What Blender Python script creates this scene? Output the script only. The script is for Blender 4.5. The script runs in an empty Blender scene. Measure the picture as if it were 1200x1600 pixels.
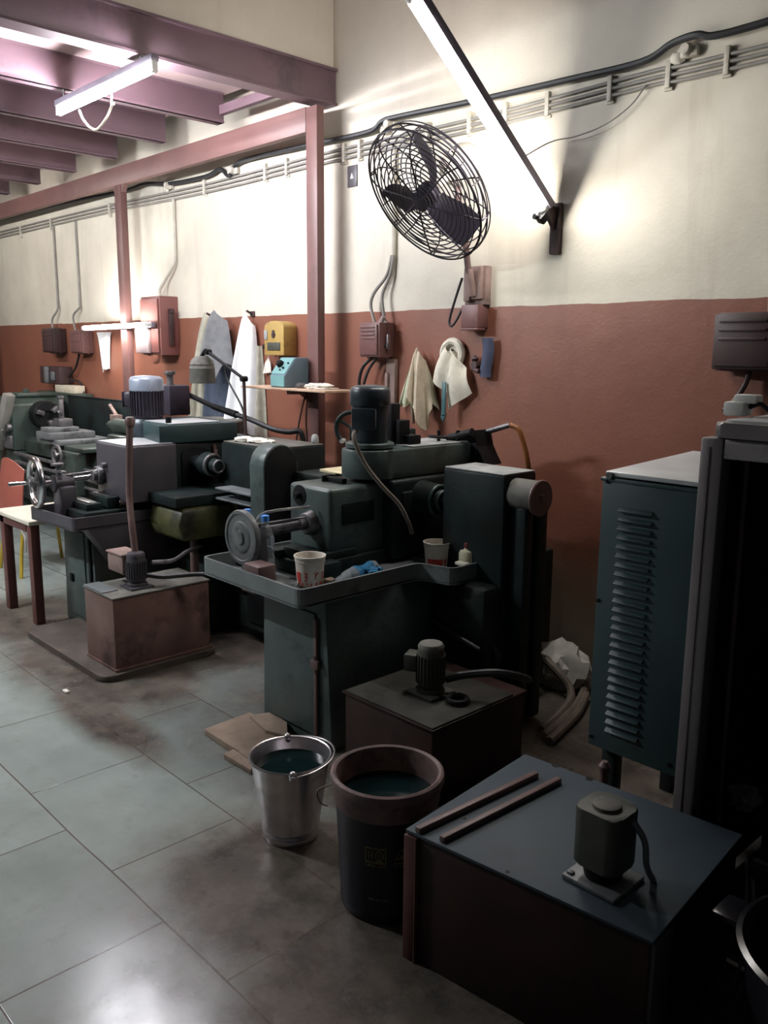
import bpy, bmesh, math, random
from mathutils import Vector, Matrix
random.seed(7)
PI = math.pi
SC = bpy.context.scene
COL = SC.collection

# ------------------------------------------------------------------ camera
YAW, PITCH, ROLL, FOCAL, EYE = -46.4213, 10.7873, 0.521, 1329.6, 1.7
yw, pt, rl = map(math.radians, (YAW, PITCH, ROLL))
FWD = Vector((math.sin(yw)*math.cos(pt), math.cos(yw)*math.cos(pt), -math.sin(pt)))
RT0 = Vector((math.cos(yw), -math.sin(yw), 0.0))
UP0 = RT0.cross(FWD)
RT = RT0*math.cos(rl) + UP0*math.sin(rl)
UP = -RT0*math.sin(rl) + UP0*math.cos(rl)
CAMP = Vector((0, 0, EYE))
cam = bpy.data.cameras.new('camera')
cam.sensor_fit = 'VERTICAL'; cam.sensor_height = 36.0
cam.lens = FOCAL/1600*36.0
cam.clip_start = 0.05
cob = bpy.data.objects.new('camera', cam); COL.objects.link(cob)
cob.matrix_world = Matrix(((RT.x, UP.x, -FWD.x, 0), (RT.y, UP.y, -FWD.y, 0), (RT.z, UP.z, -FWD.z, EYE), (0, 0, 0, 1)))
SC.camera = cob

def ray(x, y): return RT*((x-600)/FOCAL) - UP*((y-800)/FOCAL) + FWD
def aty(x, y, Y): d = ray(x, y); return CAMP + d*(Y/d.y)      # where the sight line meets a plane parallel to the wall
def atz(x, y, Z): d = ray(x, y); return CAMP + d*((Z-EYE)/d.z)  # ... a level plane
def atx(x, y, X): d = ray(x, y); return CAMP + d*(X/d.x)      # ... a plane square to the wall

WY = 3.774      # the long wall

# ------------------------------------------------------------------ materials
def mat(name, col, rough=0.5, metal=0.0, var=0.15, scale=6.0, dirt=None, dirt_amt=0.0, dirt_scale=3.0, bump=0.0, bscale=40.0, spec=0.5, trans=0.0, ior=1.45, emit=None, estr=0.0, coat=0.0):
    m = bpy.data.materials.new(name); m.use_nodes = True
    nt = m.node_tree; N = nt.nodes; L = nt.links
    b = N['Principled BSDF']
    b.inputs['Roughness'].default_value = rough
    b.inputs['Metallic'].default_value = metal
    b.inputs['Specular IOR Level'].default_value = spec
    b.inputs['IOR'].default_value = ior
    b.inputs['Transmission Weight'].default_value = trans
    b.inputs['Coat Weight'].default_value = coat
    tc = N.new('ShaderNodeTexCoord')
    nz = N.new('ShaderNodeTexNoise'); nz.inputs['Scale'].default_value = scale; nz.inputs['Detail'].default_value = 6
    L.new(tc.outputs['Object'], nz.inputs['Vector'])
    cr = N.new('ShaderNodeValToRGB')
    c = Vector(col)
    lo = [max(0, v*(1-var)) for v in c]; hi = [min(1, v*(1+var)) for v in c]
    cr.color_ramp.elements[0].position = 0.3; cr.color_ramp.elements[0].color = (*lo, 1)
    cr.color_ramp.elements[1].position = 0.7; cr.color_ramp.elements[1].color = (*hi, 1)
    L.new(nz.outputs['Fac'], cr.inputs['Fac'])
    out = cr.outputs['Color']
    if dirt:
        n2 = N.new('ShaderNodeTexNoise'); n2.inputs['Scale'].default_value = dirt_scale; n2.inputs['Detail'].default_value = 8; n2.inputs['Roughness'].default_value = 0.7
        L.new(tc.outputs['Object'], n2.inputs['Vector'])
        r2 = N.new('ShaderNodeValToRGB')
        r2.color_ramp.elements[0].position = 0.62-0.3*dirt_amt; r2.color_ramp.elements[0].color = (0, 0, 0, 1)
        r2.color_ramp.elements[1].position = 0.8-0.3*dirt_amt; r2.color_ramp.elements[1].color = (1, 1, 1, 1)
        L.new(n2.outputs['Fac'], r2.inputs['Fac'])
        mx = N.new('ShaderNodeMix'); mx.data_type = 'RGBA'
        L.new(r2.outputs['Color'], mx.inputs['Factor']); L.new(out, mx.inputs[6]); mx.inputs[7].default_value = (*dirt, 1)
        out = mx.outputs[2]
    L.new(out, b.inputs['Base Color'])
    if bump:
        n3 = N.new('ShaderNodeTexNoise'); n3.inputs['Scale'].default_value = bscale; n3.inputs['Detail'].default_value = 4
        L.new(tc.outputs['Object'], n3.inputs['Vector'])
        bp = N.new('ShaderNodeBump'); bp.inputs['Strength'].default_value = bump; bp.inputs['Distance'].default_value = 0.01
        L.new(n3.outputs['Fac'], bp.inputs['Height']); L.new(bp.outputs['Normal'], b.inputs['Normal'])
    if emit:
        b.inputs['Emission Color'].default_value = (*emit, 1); b.inputs['Emission Strength'].default_value = estr
    return m

BLK = (0.012, 0.011, 0.011)
M = {}
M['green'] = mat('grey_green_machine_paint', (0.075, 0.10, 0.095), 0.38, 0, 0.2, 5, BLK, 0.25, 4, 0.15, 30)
M['green_dark'] = mat('oily_shaded_green_paint', (0.014, 0.021, 0.021), 0.42, 0, 0.3, 5, BLK, 0.5, 4, 0.15, 30, spec=0.22)  # greasy machine green, darkened so the colour carries the light falloff
M['green_side'] = mat('oily_shaded_side_green_paint', (0.022, 0.03, 0.028), 0.4, 0, 0.3, 5, BLK, 0.5, 4, 0.15, 30, spec=0.25)  # same green again, with shade put into the colour for dim sides
M['teal'] = mat('teal_paint', (0.055, 0.125, 0.135), 0.4, 0, 0.12, 6, BLK, 0.1, 5)
M['lathe_green'] = mat('lathe_green_paint', (0.043, 0.060, 0.051), 0.4, 0, 0.2, 6, BLK, 0.3, 4)
M['cab_teal'] = mat('dark_teal_cabinet_paint', (0.032, 0.058, 0.062), 0.42, 0, 0.12, 4, BLK, 0.05, 5)
M['purple'] = mat('dark_violet_motor_paint', (0.035, 0.028, 0.042), 0.45, 0, 0.2, 8, BLK, 0.3, 6)
M['motor_dark'] = mat('blue_black_motor_paint', (0.035, 0.045, 0.055), 0.32, 0.2, 0.2, 8, BLK, 0.2, 6)
M['cowl'] = mat('pale_blue_cowl_paint', (0.30, 0.34, 0.42), 0.35, 0.2, 0.15, 8)
M['black'] = mat('greasy_black', (0.009, 0.009, 0.010), 0.55, 0, 0.3, 8, spec=0.18)
M['cable_black'] = mat('black_cable', (0.015, 0.015, 0.017), 0.5, 0, 0.2, 10)
M['steel'] = mat('worn_steel', (0.42, 0.42, 0.43), 0.32, 1.0, 0.25, 12, (0.12, 0.10, 0.09), 0.2, 9)
M['dull_steel'] = mat('dull_steel', (0.20, 0.19, 0.20), 0.45, 0.7, 0.25, 14, (0.05, 0.045, 0.04), 0.4, 9)
M['chrome'] = mat('bright_handwheel_steel', (0.62, 0.62, 0.64), 0.2, 1.0, 0.1, 10)
M['grey'] = mat('grey_cast_iron_paint', (0.16, 0.165, 0.17), 0.45, 0.1, 0.2, 8, BLK, 0.25, 6, 0.1, 40)
M['tray'] = mat('grey_tray_paint', (0.165, 0.18, 0.185), 0.4, 0.1, 0.18, 6, (0.03, 0.03, 0.03), 0.25, 7)
M['mauve'] = mat('mauve_grey_paint', (0.07, 0.063, 0.073), 0.42, 0.05, 0.15, 6, BLK, 0.15, 5)
M['olive'] = mat('olive_casting_paint', (0.08, 0.078, 0.03), 0.5, 0, 0.35, 6, BLK, 0.4, 5, 0.2, 30)
M['rust'] = mat('rust_brown_tank_paint', (0.19, 0.105, 0.088), 0.32, 0.1, 0.35, 3, (0.02, 0.016, 0.014), 0.35, 2.5)
M['brown_tank'] = mat('dark_red_brown_paint', (0.036, 0.018, 0.015), 0.5, 0, 0.3, 4, BLK, 0.35, 3, spec=0.3)
M['lid_blue'] = mat('slate_blue_lid_paint', (0.038, 0.056, 0.072), 0.62, 0, 0.1, 6, (0.03, 0.035, 0.04), 0.05, 5)
M['dust_lid'] = mat('dusty_grey_lid', (0.13, 0.125, 0.11), 0.7, 0, 0.3, 7, (0.03, 0.03, 0.03), 0.3, 5)
M['dust_top'] = mat('dust_covered_grey', (0.34, 0.35, 0.35), 0.6, 0, 0.2, 10, (0.05, 0.05, 0.05), 0.25, 8)
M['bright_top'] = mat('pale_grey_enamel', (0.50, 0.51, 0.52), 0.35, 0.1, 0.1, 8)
M['oxide'] = mat('red_oxide_steel_paint', (0.165, 0.083, 0.076), 0.45, 0, 0.12, 4, (0.10, 0.06, 0.06), 0.15, 3)
M['beam'] = mat('mauve_brown_beam_paint', (0.145, 0.09, 0.108), 0.5, 0, 0.12, 3, (0.06, 0.045, 0.055), 0.2, 2)
M['soffit'] = mat('pinkish_board', (0.42, 0.31, 0.30), 0.75, 0, 0.15, 2)
M['redleg'] = mat('brown_red_stand_paint', (0.12, 0.045, 0.04), 0.5, 0, 0.2, 6)
M['box_red'] = mat('brown_red_switchgear_paint', (0.16, 0.075, 0.07), 0.45, 0, 0.15, 6, (0.05, 0.03, 0.03), 0.15, 6)
M['box_front'] = mat('maroon_enamel', (0.21, 0.085, 0.075), 0.4, 0, 0.1, 6)
M['box_dark'] = mat('dark_maroon_switchgear', (0.055, 0.03, 0.03), 0.5, 0, 0.2, 6)
M['pale_panel'] = mat('pale_pink_metal_panel', (0.42, 0.33, 0.33), 0.4, 0.2, 0.1, 6)
M['wood'] = mat('weathered_wood', (0.25, 0.17, 0.15), 0.7, 0, 0.25, 10, (0.08, 0.05, 0.045), 0.3, 7)
M['cream_plastic'] = mat('cream_plastic', (0.62, 0.56, 0.44), 0.5, 0, 0.12, 8, (0.28, 0.22, 0.15), 0.2, 6)
M['tank_lid_dark'] = mat('oily_grey_lid', (0.045, 0.043, 0.038), 0.7, 0, 0.3, 7, (0.02, 0.02, 0.02), 0.3, 5, spec=0.15)
M['white_pot'] = mat('grubby_white_plastic', (0.74, 0.68, 0.60), 0.45, 0, 0.1, 12, (0.30, 0.22, 0.16), 0.22, 14)
M['red_print'] = mat('red_print', (0.55, 0.05, 0.035), 0.5, 0, 0.15, 30)
M['bottle_cream'] = mat('yellowed_plastic', (0.62, 0.58, 0.42), 0.5, 0, 0.12, 10)
M['cap_red'] = mat('dark_red_cap', (0.14, 0.03, 0.03), 0.4)
M['cap_blue'] = mat('bright_blue_cap', (0.09, 0.30, 0.80), 0.4, 0, 0.05)
M['clear'] = mat('clear_pet', (0.80, 0.86, 0.92), 0.1, 0, 0.03, 8, trans=0.82, ior=1.15)
M['blue_film'] = mat('blue_film_label', (0.035, 0.14, 0.27), 0.2, 0, 0.3, 20)
M['cloth_grey'] = mat('grey_work_cloth', (0.17, 0.175, 0.18), 0.9, 0, 0.15, 20, bump=0.3, bscale=200)
M['cloth_cream'] = mat('cream_work_cloth', (0.36, 0.34, 0.27), 0.9, 0, 0.15, 20, bump=0.3, bscale=200)
M['cloth_white'] = mat('white_cotton', (0.80, 0.81, 0.82), 0.9, 0, 0.05, 15, bump=0.2, bscale=200)
M['cloth_blue'] = mat('blue_grey_denim', (0.05, 0.065, 0.095), 0.9, 0, 0.2, 25, bump=0.3, bscale=200)
M['cloth_dark'] = mat('dark_navy_cloth', (0.025, 0.028, 0.04), 0.9, 0, 0.2, 25)
M['rag'] = mat('oat_coloured_rag', (0.60, 0.52, 0.40), 0.9, 0, 0.18, 15, (0.35, 0.28, 0.2), 0.2, 9, 0.3, 150)
M['rag_green'] = mat('pale_green_rag', (0.46, 0.47, 0.34), 0.9, 0, 0.15, 15, bump=0.3, bscale=150)
M['rag_white'] = mat('off_white_rag', (0.74, 0.69, 0.58), 0.9, 0, 0.12, 15, (0.45, 0.38, 0.28), 0.15, 9, 0.3, 150)
M['cloth_slate'] = mat('slate_blue_cloth', (0.055, 0.065, 0.11), 0.85, 0, 0.2, 20)
M['galv'] = mat('galvanised_steel', (0.66, 0.62, 0.64), 0.24, 0.85, 0.12, 18, (0.30, 0.25, 0.24), 0.2, 10)
M['coolant'] = mat('dark_green_coolant', (0.004, 0.012, 0.013), 0.1, 0, 0.1, 5, spec=0.2)
M['drum_blue'] = mat('blue_black_plastic', (0.011, 0.011, 0.020), 0.36, 0, 0.2, 6)
M['drum_rim'] = mat('muddy_pink_brown_rim', (0.17, 0.11, 0.105), 0.55, 0, 0.3, 14, (0.06, 0.045, 0.035), 0.35, 16)
M['drum_print'] = mat('faded_yellow_print', (0.16, 0.14, 0.06), 0.6, 0, 0.4, 60)
M['cardboard'] = mat('brown_cardboard', (0.27, 0.20, 0.15), 0.85, 0, 0.15, 12, (0.12, 0.08, 0.06), 0.2, 6)
M['paper'] = mat('white_paper', (0.72, 0.69, 0.62), 0.8, 0, 0.1, 12, (0.4, 0.35, 0.3), 0.15, 8)
M['yellow_paper'] = mat('yellowed_paper', (0.62, 0.54, 0.34), 0.8, 0, 0.15, 12)
M['yellow'] = mat('mustard_yellow_enamel', (0.42, 0.28, 0.085), 0.5, 0, 0.15, 6, (0.22, 0.14, 0.05), 0.2, 8)
M['ctl_teal'] = mat('light_teal_enamel', (0.19, 0.37, 0.37), 0.4, 0, 0.08, 6)
M['ctl_side'] = mat('blue_grey_enamel', (0.13, 0.20, 0.25), 0.45, 0, 0.08, 6)
M['shelf'] = mat('pale_board', (0.55, 0.38, 0.27), 0.7, 0, 0.15, 8)
M['conduit'] = mat('cream_painted_conduit', (0.50, 0.46, 0.39), 0.5, 0, 0.15, 8, (0.25, 0.2, 0.17), 0.25, 6)
M['conduit_grey'] = mat('grey_conduit', (0.25, 0.235, 0.215), 0.5, 0, 0.15, 8)
M['hose_brown'] = mat('amber_brown_hose', (0.24, 0.085, 0.022), 0.4, 0, 0.2, 12)
M['hose_green'] = mat('teal_hose_end', (0.05, 0.22, 0.21), 0.4)
M['fan_wire'] = mat('black_fan_wire', (0.02, 0.017, 0.024), 0.4, 0.4, 0.2, 10)
M['fan_blade'] = mat('dark_violet_fan_blade', (0.03, 0.024, 0.04), 0.5, 0.1, 0.2, 8)
M['fan_motor'] = mat('cream_motor_shell', (0.55, 0.50, 0.44), 0.5, 0, 0.1, 8)
M['white_fix'] = mat('white_fixture_enamel', (0.70, 0.68, 0.66), 0.4, 0, 0.06, 8)
M['batten'] = mat('dark_mauve_batten_enamel', (0.22, 0.19, 0.24), 0.4, 0.2, 0.1, 8)
M['rope'] = mat('off_white_cord', (0.75, 0.66, 0.52), 0.8, 0, 0.1, 20)
M['white_plastic'] = mat('white_plastic', (0.68, 0.67, 0.63), 0.4, 0, 0.06, 8)
M['frame_grey'] = mat('dark_taupe_frame_paint', (0.19, 0.165, 0.165), 0.36, 0.2, 0.15, 5, (0.05, 0.04, 0.04), 0.2, 5)
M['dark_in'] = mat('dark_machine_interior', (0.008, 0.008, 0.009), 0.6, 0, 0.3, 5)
M['plastic_black'] = mat('black_plastic_tub', (0.014, 0.013, 0.017), 0.22, 0, 0.2, 5)
M['chair_red'] = mat('brick_red_plastic', (0.34, 0.095, 0.07), 0.4, 0, 0.1, 5)
M['chair_yellow'] = mat('yellow_tube_paint', (0.42, 0.29, 0.03), 0.45, 0, 0.2, 8)
M['cream_top'] = mat('cream_laminate', (0.66, 0.60, 0.50), 0.5, 0, 0.08, 6)
M['pump_green'] = mat('dusty_green_grey_paint', (0.06, 0.062, 0.05), 0.55, 0, 0.25, 8, (0.04, 0.04, 0.035), 0.3, 8)
M['pipe_brown'] = mat('brown_painted_pipe', (0.14, 0.085, 0.08), 0.45, 0, 0.2, 8)
M['concrete'] = mat('oily_concrete', (0.085, 0.066, 0.055), 0.75, 0, 0.3, 7, (0.06, 0.045, 0.04), 0.4, 4, 0.3, 40)
M['bag'] = mat('white_plastic_sack', (0.62, 0.60, 0.55), 0.6, 0, 0.15, 20)
M['bundle'] = mat('grey_brown_hose', (0.17, 0.14, 0.115), 0.6, 0, 0.25, 12)
M['tube_cool'] = mat('lit_tube_glass', (1, 1, 1), 0.3, 0, 0, 5, emit=(1.0, 0.965, 0.90), estr=1)
M['tube_warm'] = mat('lit_tube_glass_violet', (1, 1, 1), 0.3, 0, 0, 5, emit=(0.95, 0.93, 1.0), estr=1)
M['fill_tube_bay'] = mat('added_tube_glass_bay', (1, 1, 1), 0.3, 0, 0, 5, emit=(0.90, 0.97, 1.0), estr=1)
M['fill_tube_end'] = mat('added_tube_glass_end', (1, 1, 1), 0.3, 0, 0, 5, emit=(1.0, 0.96, 0.92), estr=1)
M['tube_far'] = mat('lit_tube_glass_far', (1, 1, 1), 0.3, 0, 0, 5, emit=(1.0, 0.965, 0.92), estr=1)

# ------------------------------------------------------------------ mesh builder
class MB:
    def __init__(s): s.bm = bmesh.new()
    def _tf(s, vs, T):
        if T is not None:
            for v in vs: v.co = T @ v.co
    def box(s, x0, x1, y0, y1, z0, z1, bev=0.0, T=None, seg=2):
        r = bmesh.ops.create_cube(s.bm, size=1.0)
        vs = r['verts']
        for v in vs:
            v.co = Vector(((x0+x1)/2 + v.co.x*(x1-x0), (y0+y1)/2 + v.co.y*(y1-y0), (z0+z1)/2 + v.co.z*(z1-z0)))
        if bev:
            es = list({e for v in vs for e in v.link_edges})
            r2 = bmesh.ops.bevel(s.bm, geom=es, offset=min(bev, 0.45*min(abs(x1-x0), abs(y1-y0), abs(z1-z0))), segments=seg, affect='EDGES', profile=0.5)
            vs = list({v for f in r2['faces'] for v in f.verts} | {v for v in vs if v.is_valid})
        s._tf(vs, T); return s
    def prism(s, poly, axis, a0, a1, bev=0.0, T=None):
        def P(p, a):
            return Vector((a, p[0], p[1])) if axis == 'x' else Vector((p[0], a, p[1])) if axis == 'y' else Vector((p[0], p[1], a))
        A = [s.bm.verts.new(P(p, a0)) for p in poly]; B = [s.bm.verts.new(P(p, a1)) for p in poly]
        n = len(poly); fs = [s.bm.faces.new(A), s.bm.faces.new(B[::-1])]
        for i in range(n): fs.append(s.bm.faces.new((A[i], B[i], B[(i+1) % n], A[(i+1) % n])))
        vs = A+B
        if bev:
            es = list({e for f in fs for e in f.edges})
            r2 = bmesh.ops.bevel(s.bm, geom=es, offset=bev, segments=2, affect='EDGES', profile=0.5)
            vs = list({v for f in r2['faces'] for v in f.verts} | {v for v in vs if v.is_valid})
        s._tf(vs, T); return s
    def lathe(s, c, axis, prof, seg=28, cap=True):
        c = Vector(c); ax = Vector(axis).normalized()
        q = ax.to_track_quat('Z', 'Y'); U = q @ Vector((1, 0, 0)); V = q @ Vector((0, 1, 0))
        rings = []
        for r, h in prof:
            rings.append([s.bm.verts.new(c + ax*h + (U*math.cos(2*PI*i/seg) + V*math.sin(2*PI*i/seg))*max(r, 1e-4)) for i in range(seg)])
        for a, b in zip(rings, rings[1:]):
            for i in range(seg): s.bm.faces.new((a[i], a[(i+1) % seg], b[(i+1) % seg], b[i]))
        if cap:
            s.bm.faces.new(rings[0][::-1]); s.bm.faces.new(rings[-1])
        return s
    def cyl(s, p0, p1, r0, r1=None, seg=20, bev=0.0):
        p0 = Vector(p0); p1 = Vector(p1); r1 = r0 if r1 is None else r1; h = (p1-p0).length
        pr = [(r0, 0), (r1, h)] if not bev else [(r0-bev, 0), (r0, bev), (r1, h-bev), (r1-bev, h)]
        return s.lathe(p0, p1-p0, pr, seg)
    def tube(s, pts, r, seg=8, sub=6, closed=False):
        P = [Vector(p) for p in pts]
        if sub > 1 and len(P) > 2:
            Q = []; n = len(P)
            for i in range(n if closed else n-1):
                p0 = P[(i-1) % n] if (closed or i > 0) else P[0]*2-P[1]
                p1 = P[i]; p2 = P[(i+1) % n]
                p3 = P[(i+2) % n] if (closed or i+2 < n) else P[-1]*2-P[-2]
                for k in range(sub):
                    t = k/sub
                    Q.append(0.5*((2*p1) + (p2-p0)*t + (2*p0-5*p1+4*p2-p3)*t*t + (3*p1-p0-3*p2+p3)*t**3))
            if not closed: Q.append(P[-1])
            P = Q
        n = len(P); rings = []; nrm = None
        for i in range(n):
            if closed: d = P[(i+1) % n]-P[(i-1) % n]
            else: d = P[min(i+1, n-1)]-P[max(i-1, 0)]
            d.normalize()
            if nrm is None:
                nrm = d.orthogonal().normalized()
            else:
                nrm = (nrm - d*nrm.dot(d))
                if nrm.length < 1e-6: nrm = d.orthogonal()
                nrm.normalize()
            b = d.cross(nrm)
            rr = r[min(i*len(r)//n, len(r)-1)] if isinstance(r, (list, tuple)) else r
            rings.append([s.bm.verts.new(P[i] + (nrm*math.cos(2*PI*k/seg) + b*math.sin(2*PI*k/seg))*rr) for k in range(seg)])
        m = n if closed else n-1
        for i in range(m):
            a = rings[i]; b = rings[(i+1) % n]
            off = 0
            if closed and i == n-1:
                off = min(range(seg), key=lambda o: sum((a[k].co-b[(k+o) % seg].co).length for k in range(seg)))
            for k in range(seg):
                s.bm.faces.new((a[k], a[(k+1) % seg], b[(k+1+off) % seg], b[(k+off) % seg]))
        if not closed:
            s.bm.faces.new(rings[0][::-1]); s.bm.faces.new(rings[-1])
        return s
    def ring(s, c, axis, R, r, seg=48, sides=8):
        c = Vector(c); q = Vector(axis).normalized().to_track_quat('Z', 'Y'); U = q @ Vector((1, 0, 0)); V = q @ Vector((0, 1, 0))
        return s.tube([c+(U*math.cos(2*PI*i/seg)+V*math.sin(2*PI*i/seg))*R for i in range(seg)], r, sides, 1, True)
    def sheet(s, fn, nu, nv, th=0.004):
        g = [[Vector(fn(i/nu, j/nv)) for j in range(nv+1)] for i in range(nu+1)]
        def nr(i, j):
            a = g[min(i+1, nu)][j]-g[max(i-1, 0)][j]; b = g[i][min(j+1, nv)]-g[i][max(j-1, 0)]
            c = a.cross(b); return c.normalized() if c.length > 1e-9 else Vector((0, 0, 1))
        F = [[s.bm.verts.new(g[i][j]+nr(i, j)*th/2) for j in range(nv+1)] for i in range(nu+1)]
        B = [[s.bm.verts.new(g[i][j]-nr(i, j)*th/2) for j in range(nv+1)] for i in range(nu+1)]
        for i in range(nu):
            for j in range(nv):
                s.bm.faces.new((F[i][j], F[i+1][j], F[i+1][j+1], F[i][j+1]))
                s.bm.faces.new((B[i][j], B[i][j+1], B[i+1][j+1], B[i+1][j]))
        for i in range(nu):
            s.bm.faces.new((F[i][0], B[i][0], B[i+1][0], F[i+1][0])); s.bm.faces.new((F[i][nv], F[i+1][nv], B[i+1][nv], B[i][nv]))
        for j in range(nv):
            s.bm.faces.new((F[0][j], F[0][j+1], B[0][j+1], B[0][j])); s.bm.faces.new((F[nu][j], B[nu][j], B[nu][j+1], F[nu][j+1]))
        return s
    def blob(s, c, rx, ry, rz, amp=0.15, fr=5.0, sub=3, seed=0, flat=None):
        from mathutils import noise
        r = bmesh.ops.create_icosphere(s.bm, subdivisions=sub, radius=1.0)
        for v in r['verts']:
            n = noise.noise(v.co*fr*0.5+Vector((seed*7.1, seed*3.3, 0)))
            k = 1+amp*n*2
            v.co = Vector((c[0]+v.co.x*rx*k, c[1]+v.co.y*ry*k, c[2]+v.co.z*rz*k))
            if flat is not None and v.co.z < flat: v.co.z = flat
        return s
    def make(s, name, m, root=None, parent=None, origin=None, ang=38):
        bmesh.ops.recalc_face_normals(s.bm, faces=s.bm.faces)
        o0 = Vector(origin) if origin is not None else (root.location if root else Vector((0, 0, 0)))
        for v in s.bm.verts: v.co -= o0
        lim = math.radians(ang)
        for f in s.bm.faces: f.smooth = True
        for e in s.bm.edges:
            if len(e.link_faces) == 2 and e.calc_face_angle(0) > lim: e.smooth = False
        me = bpy.data.meshes.new(name); s.bm.to_mesh(me); s.bm.free()
        me.materials.append(M[m] if isinstance(m, str) else m)
        o = bpy.data.objects.new(name, me); COL.objects.link(o)
        if parent: o.parent = parent
        elif root: o.parent = root
        else: o.location = o0
        return o

def tag(o, label, cat, group=None):
    o['label'] = label; o['category'] = cat
    if group: o['group'] = group
    return o
def thing(name, label, cat, loc, group=None):
    o = bpy.data.objects.new(name, None); COL.objects.link(o); o.location = loc
    o.empty_display_size = 0.1
    return tag(o, label, cat, group)
def struct(name, mb, m):
    o = mb.make(name, m); o['kind'] = 'structure'; return o
def single(name, mb, m, label, cat, org, group=None):
    return tag(mb.make(name, m, origin=org), label, cat, group)
def copy_tree(o, parent=None):
    c = o.copy(); COL.objects.link(c)
    if parent: c.parent = parent
    for ch in list(o.children): copy_tree(ch, c)
    return c
# ------------------------------------------------------------------ the room
def node_mat(name):
    m = bpy.data.materials.new(name); m.use_nodes = True
    nt = m.node_tree
    return m, nt, nt.nodes, nt.links, nt.nodes['Principled BSDF']
def ramp(N, p0, c0, p1, c1):
    r = N.new('ShaderNodeValToRGB'); e = r.color_ramp.elements
    e[0].position = p0; e[0].color = (*c0, 1) if len(c0) == 3 else c0
    e[1].position = p1; e[1].color = (*c1, 1) if len(c1) == 3 else c1
    return r
def mixc(N, L, fac, a, b):
    x = N.new('ShaderNodeMix'); x.data_type = 'RGBA'
    for s, i in ((fac, 'Factor'), (a, 6), (b, 7)):
        if hasattr(s, 'is_output'): L.new(s, x.inputs[i])
        else: x.inputs[i].default_value = s if i == 'Factor' else (*s, 1)
    return x.outputs[2]
def math_n(N, L, op, a, b=None, clamp=False):
    x = N.new('ShaderNodeMath'); x.operation = op; x.use_clamp = clamp
    for s, i in ((a, 0), (b, 1)):
        if s is None: continue
        if hasattr(s, 'is_output'): L.new(s, x.inputs[i])
        else: x.inputs[i].default_value = s
    return x.outputs[0]
def noise_n(N, L, vec, scale, detail=6, rough=0.6):
    x = N.new('ShaderNodeTexNoise'); x.inputs['Scale'].default_value = scale; x.inputs['Detail'].default_value = detail; x.inputs['Roughness'].default_value = rough
    L.new(vec, x.inputs['Vector']); return x.outputs['Fac']

def wall_material(name, dado=True):
    m, nt, N, L, b = node_mat(name)
    tc = N.new('ShaderNodeTexCoord'); v = tc.outputs['Object']
    sp = N.new('ShaderNodeSeparateXYZ'); L.new(v, sp.inputs[0])
    n1 = noise_n(N, L, v, 1.3); n2 = noise_n(N, L, v, 5.0, 8, 0.7)
    mp = N.new('ShaderNodeMapping'); mp.inputs['Scale'].default_value = (3.5, 3.5, 0.35); L.new(v, mp.inputs['Vector'])
    n3 = noise_n(N, L, mp.outputs[0], 1.6, 6, 0.65)
    r1 = ramp(N, 0.35, (0.56, 0.51, 0.425), 0.7, (0.72, 0.665, 0.56)); L.new(n1, r1.inputs[0])
    st = ramp(N, 0.56, (0, 0, 0), 0.80, (0.55, 0.55, 0.55)); L.new(n3, st.inputs[0])
    up = mixc(N, L, st.outputs[0], r1.outputs[0], (0.40, 0.345, 0.29))
    sc = ramp(N, 0.68, (0, 0, 0), 0.76, (0.5, 0.5, 0.5)); L.new(n2, sc.inputs[0])
    up = mixc(N, L, sc.outputs[0], up, (0.42, 0.37, 0.31))
    # upper band turns duller brown with height, above the cable run
    so = N.new('ShaderNodeMapRange'); so.inputs['From Min'].default_value = 2.95; so.inputs['From Max'].default_value = 3.7; so.inputs['To Max'].default_value = 0.5
    L.new(sp.outputs['Z'], so.inputs[0])
    up = mixc(N, L, so.outputs[0], up, (0.42, 0.345, 0.305))
    out = up
    if dado:
        r2 = ramp(N, 0.3, (0.205, 0.073, 0.045), 0.75, (0.265, 0.105, 0.066)); L.new(n1, r2.inputs[0])
        lo = mixc(N, L, sc.outputs[0], r2.outputs[0], (0.30, 0.14, 0.10))
        s2 = ramp(N, 0.58, (0, 0, 0), 0.85, (0.5, 0.5, 0.5)); L.new(n3, s2.inputs[0])
        lo = mixc(N, L, s2.outputs[0], lo, (0.13, 0.06, 0.04))
        # damp plaster low on the wall
        dp = N.new('ShaderNodeMapRange'); dp.inputs['From Min'].default_value = 0.55; dp.inputs['From Max'].default_value = 0.0
        L.new(math_n(N, L, 'ADD', sp.outputs['Z'], math_n(N, L, 'MULTIPLY', n2, -0.4)), dp.inputs[0])
        lo = mixc(N, L, dp.outputs[0], lo, (0.24, 0.19, 0.14))
        wob = math_n(N, L, 'MULTIPLY', math_n(N, L, 'SUBTRACT', noise_n(N, L, v, 3.0, 3), 0.5), 0.03)
        h = math_n(N, L, 'ADD', sp.outputs['Z'], wob)
        f = math_n(N, L, 'GREATER_THAN', h, 1.938)
        out = mixc(N, L, f, lo, up)
        rr = N.new('ShaderNodeMapRange'); L.new(f, rr.inputs[0]); rr.inputs['To Min'].default_value = 0.42; rr.inputs['To Max'].default_value = 0.6
        L.new(rr.outputs[0], b.inputs['Roughness'])
    else: b.inputs['Roughness'].default_value = 0.7
    L.new(out, b.inputs['Base Color'])
    bp = N.new('ShaderNodeBump'); bp.inputs['Strength'].default_value = 0.25; bp.inputs['Distance'].default_value = 0.02
    L.new(n2, bp.inputs['Height']); L.new(bp.outputs[0], b.inputs['Normal'])
    return m
M['wall'] = wall_material('cream_and_red_oil_painted_plaster')
M['wall_plain'] = wall_material('cream_distempered_plaster', False)

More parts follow.
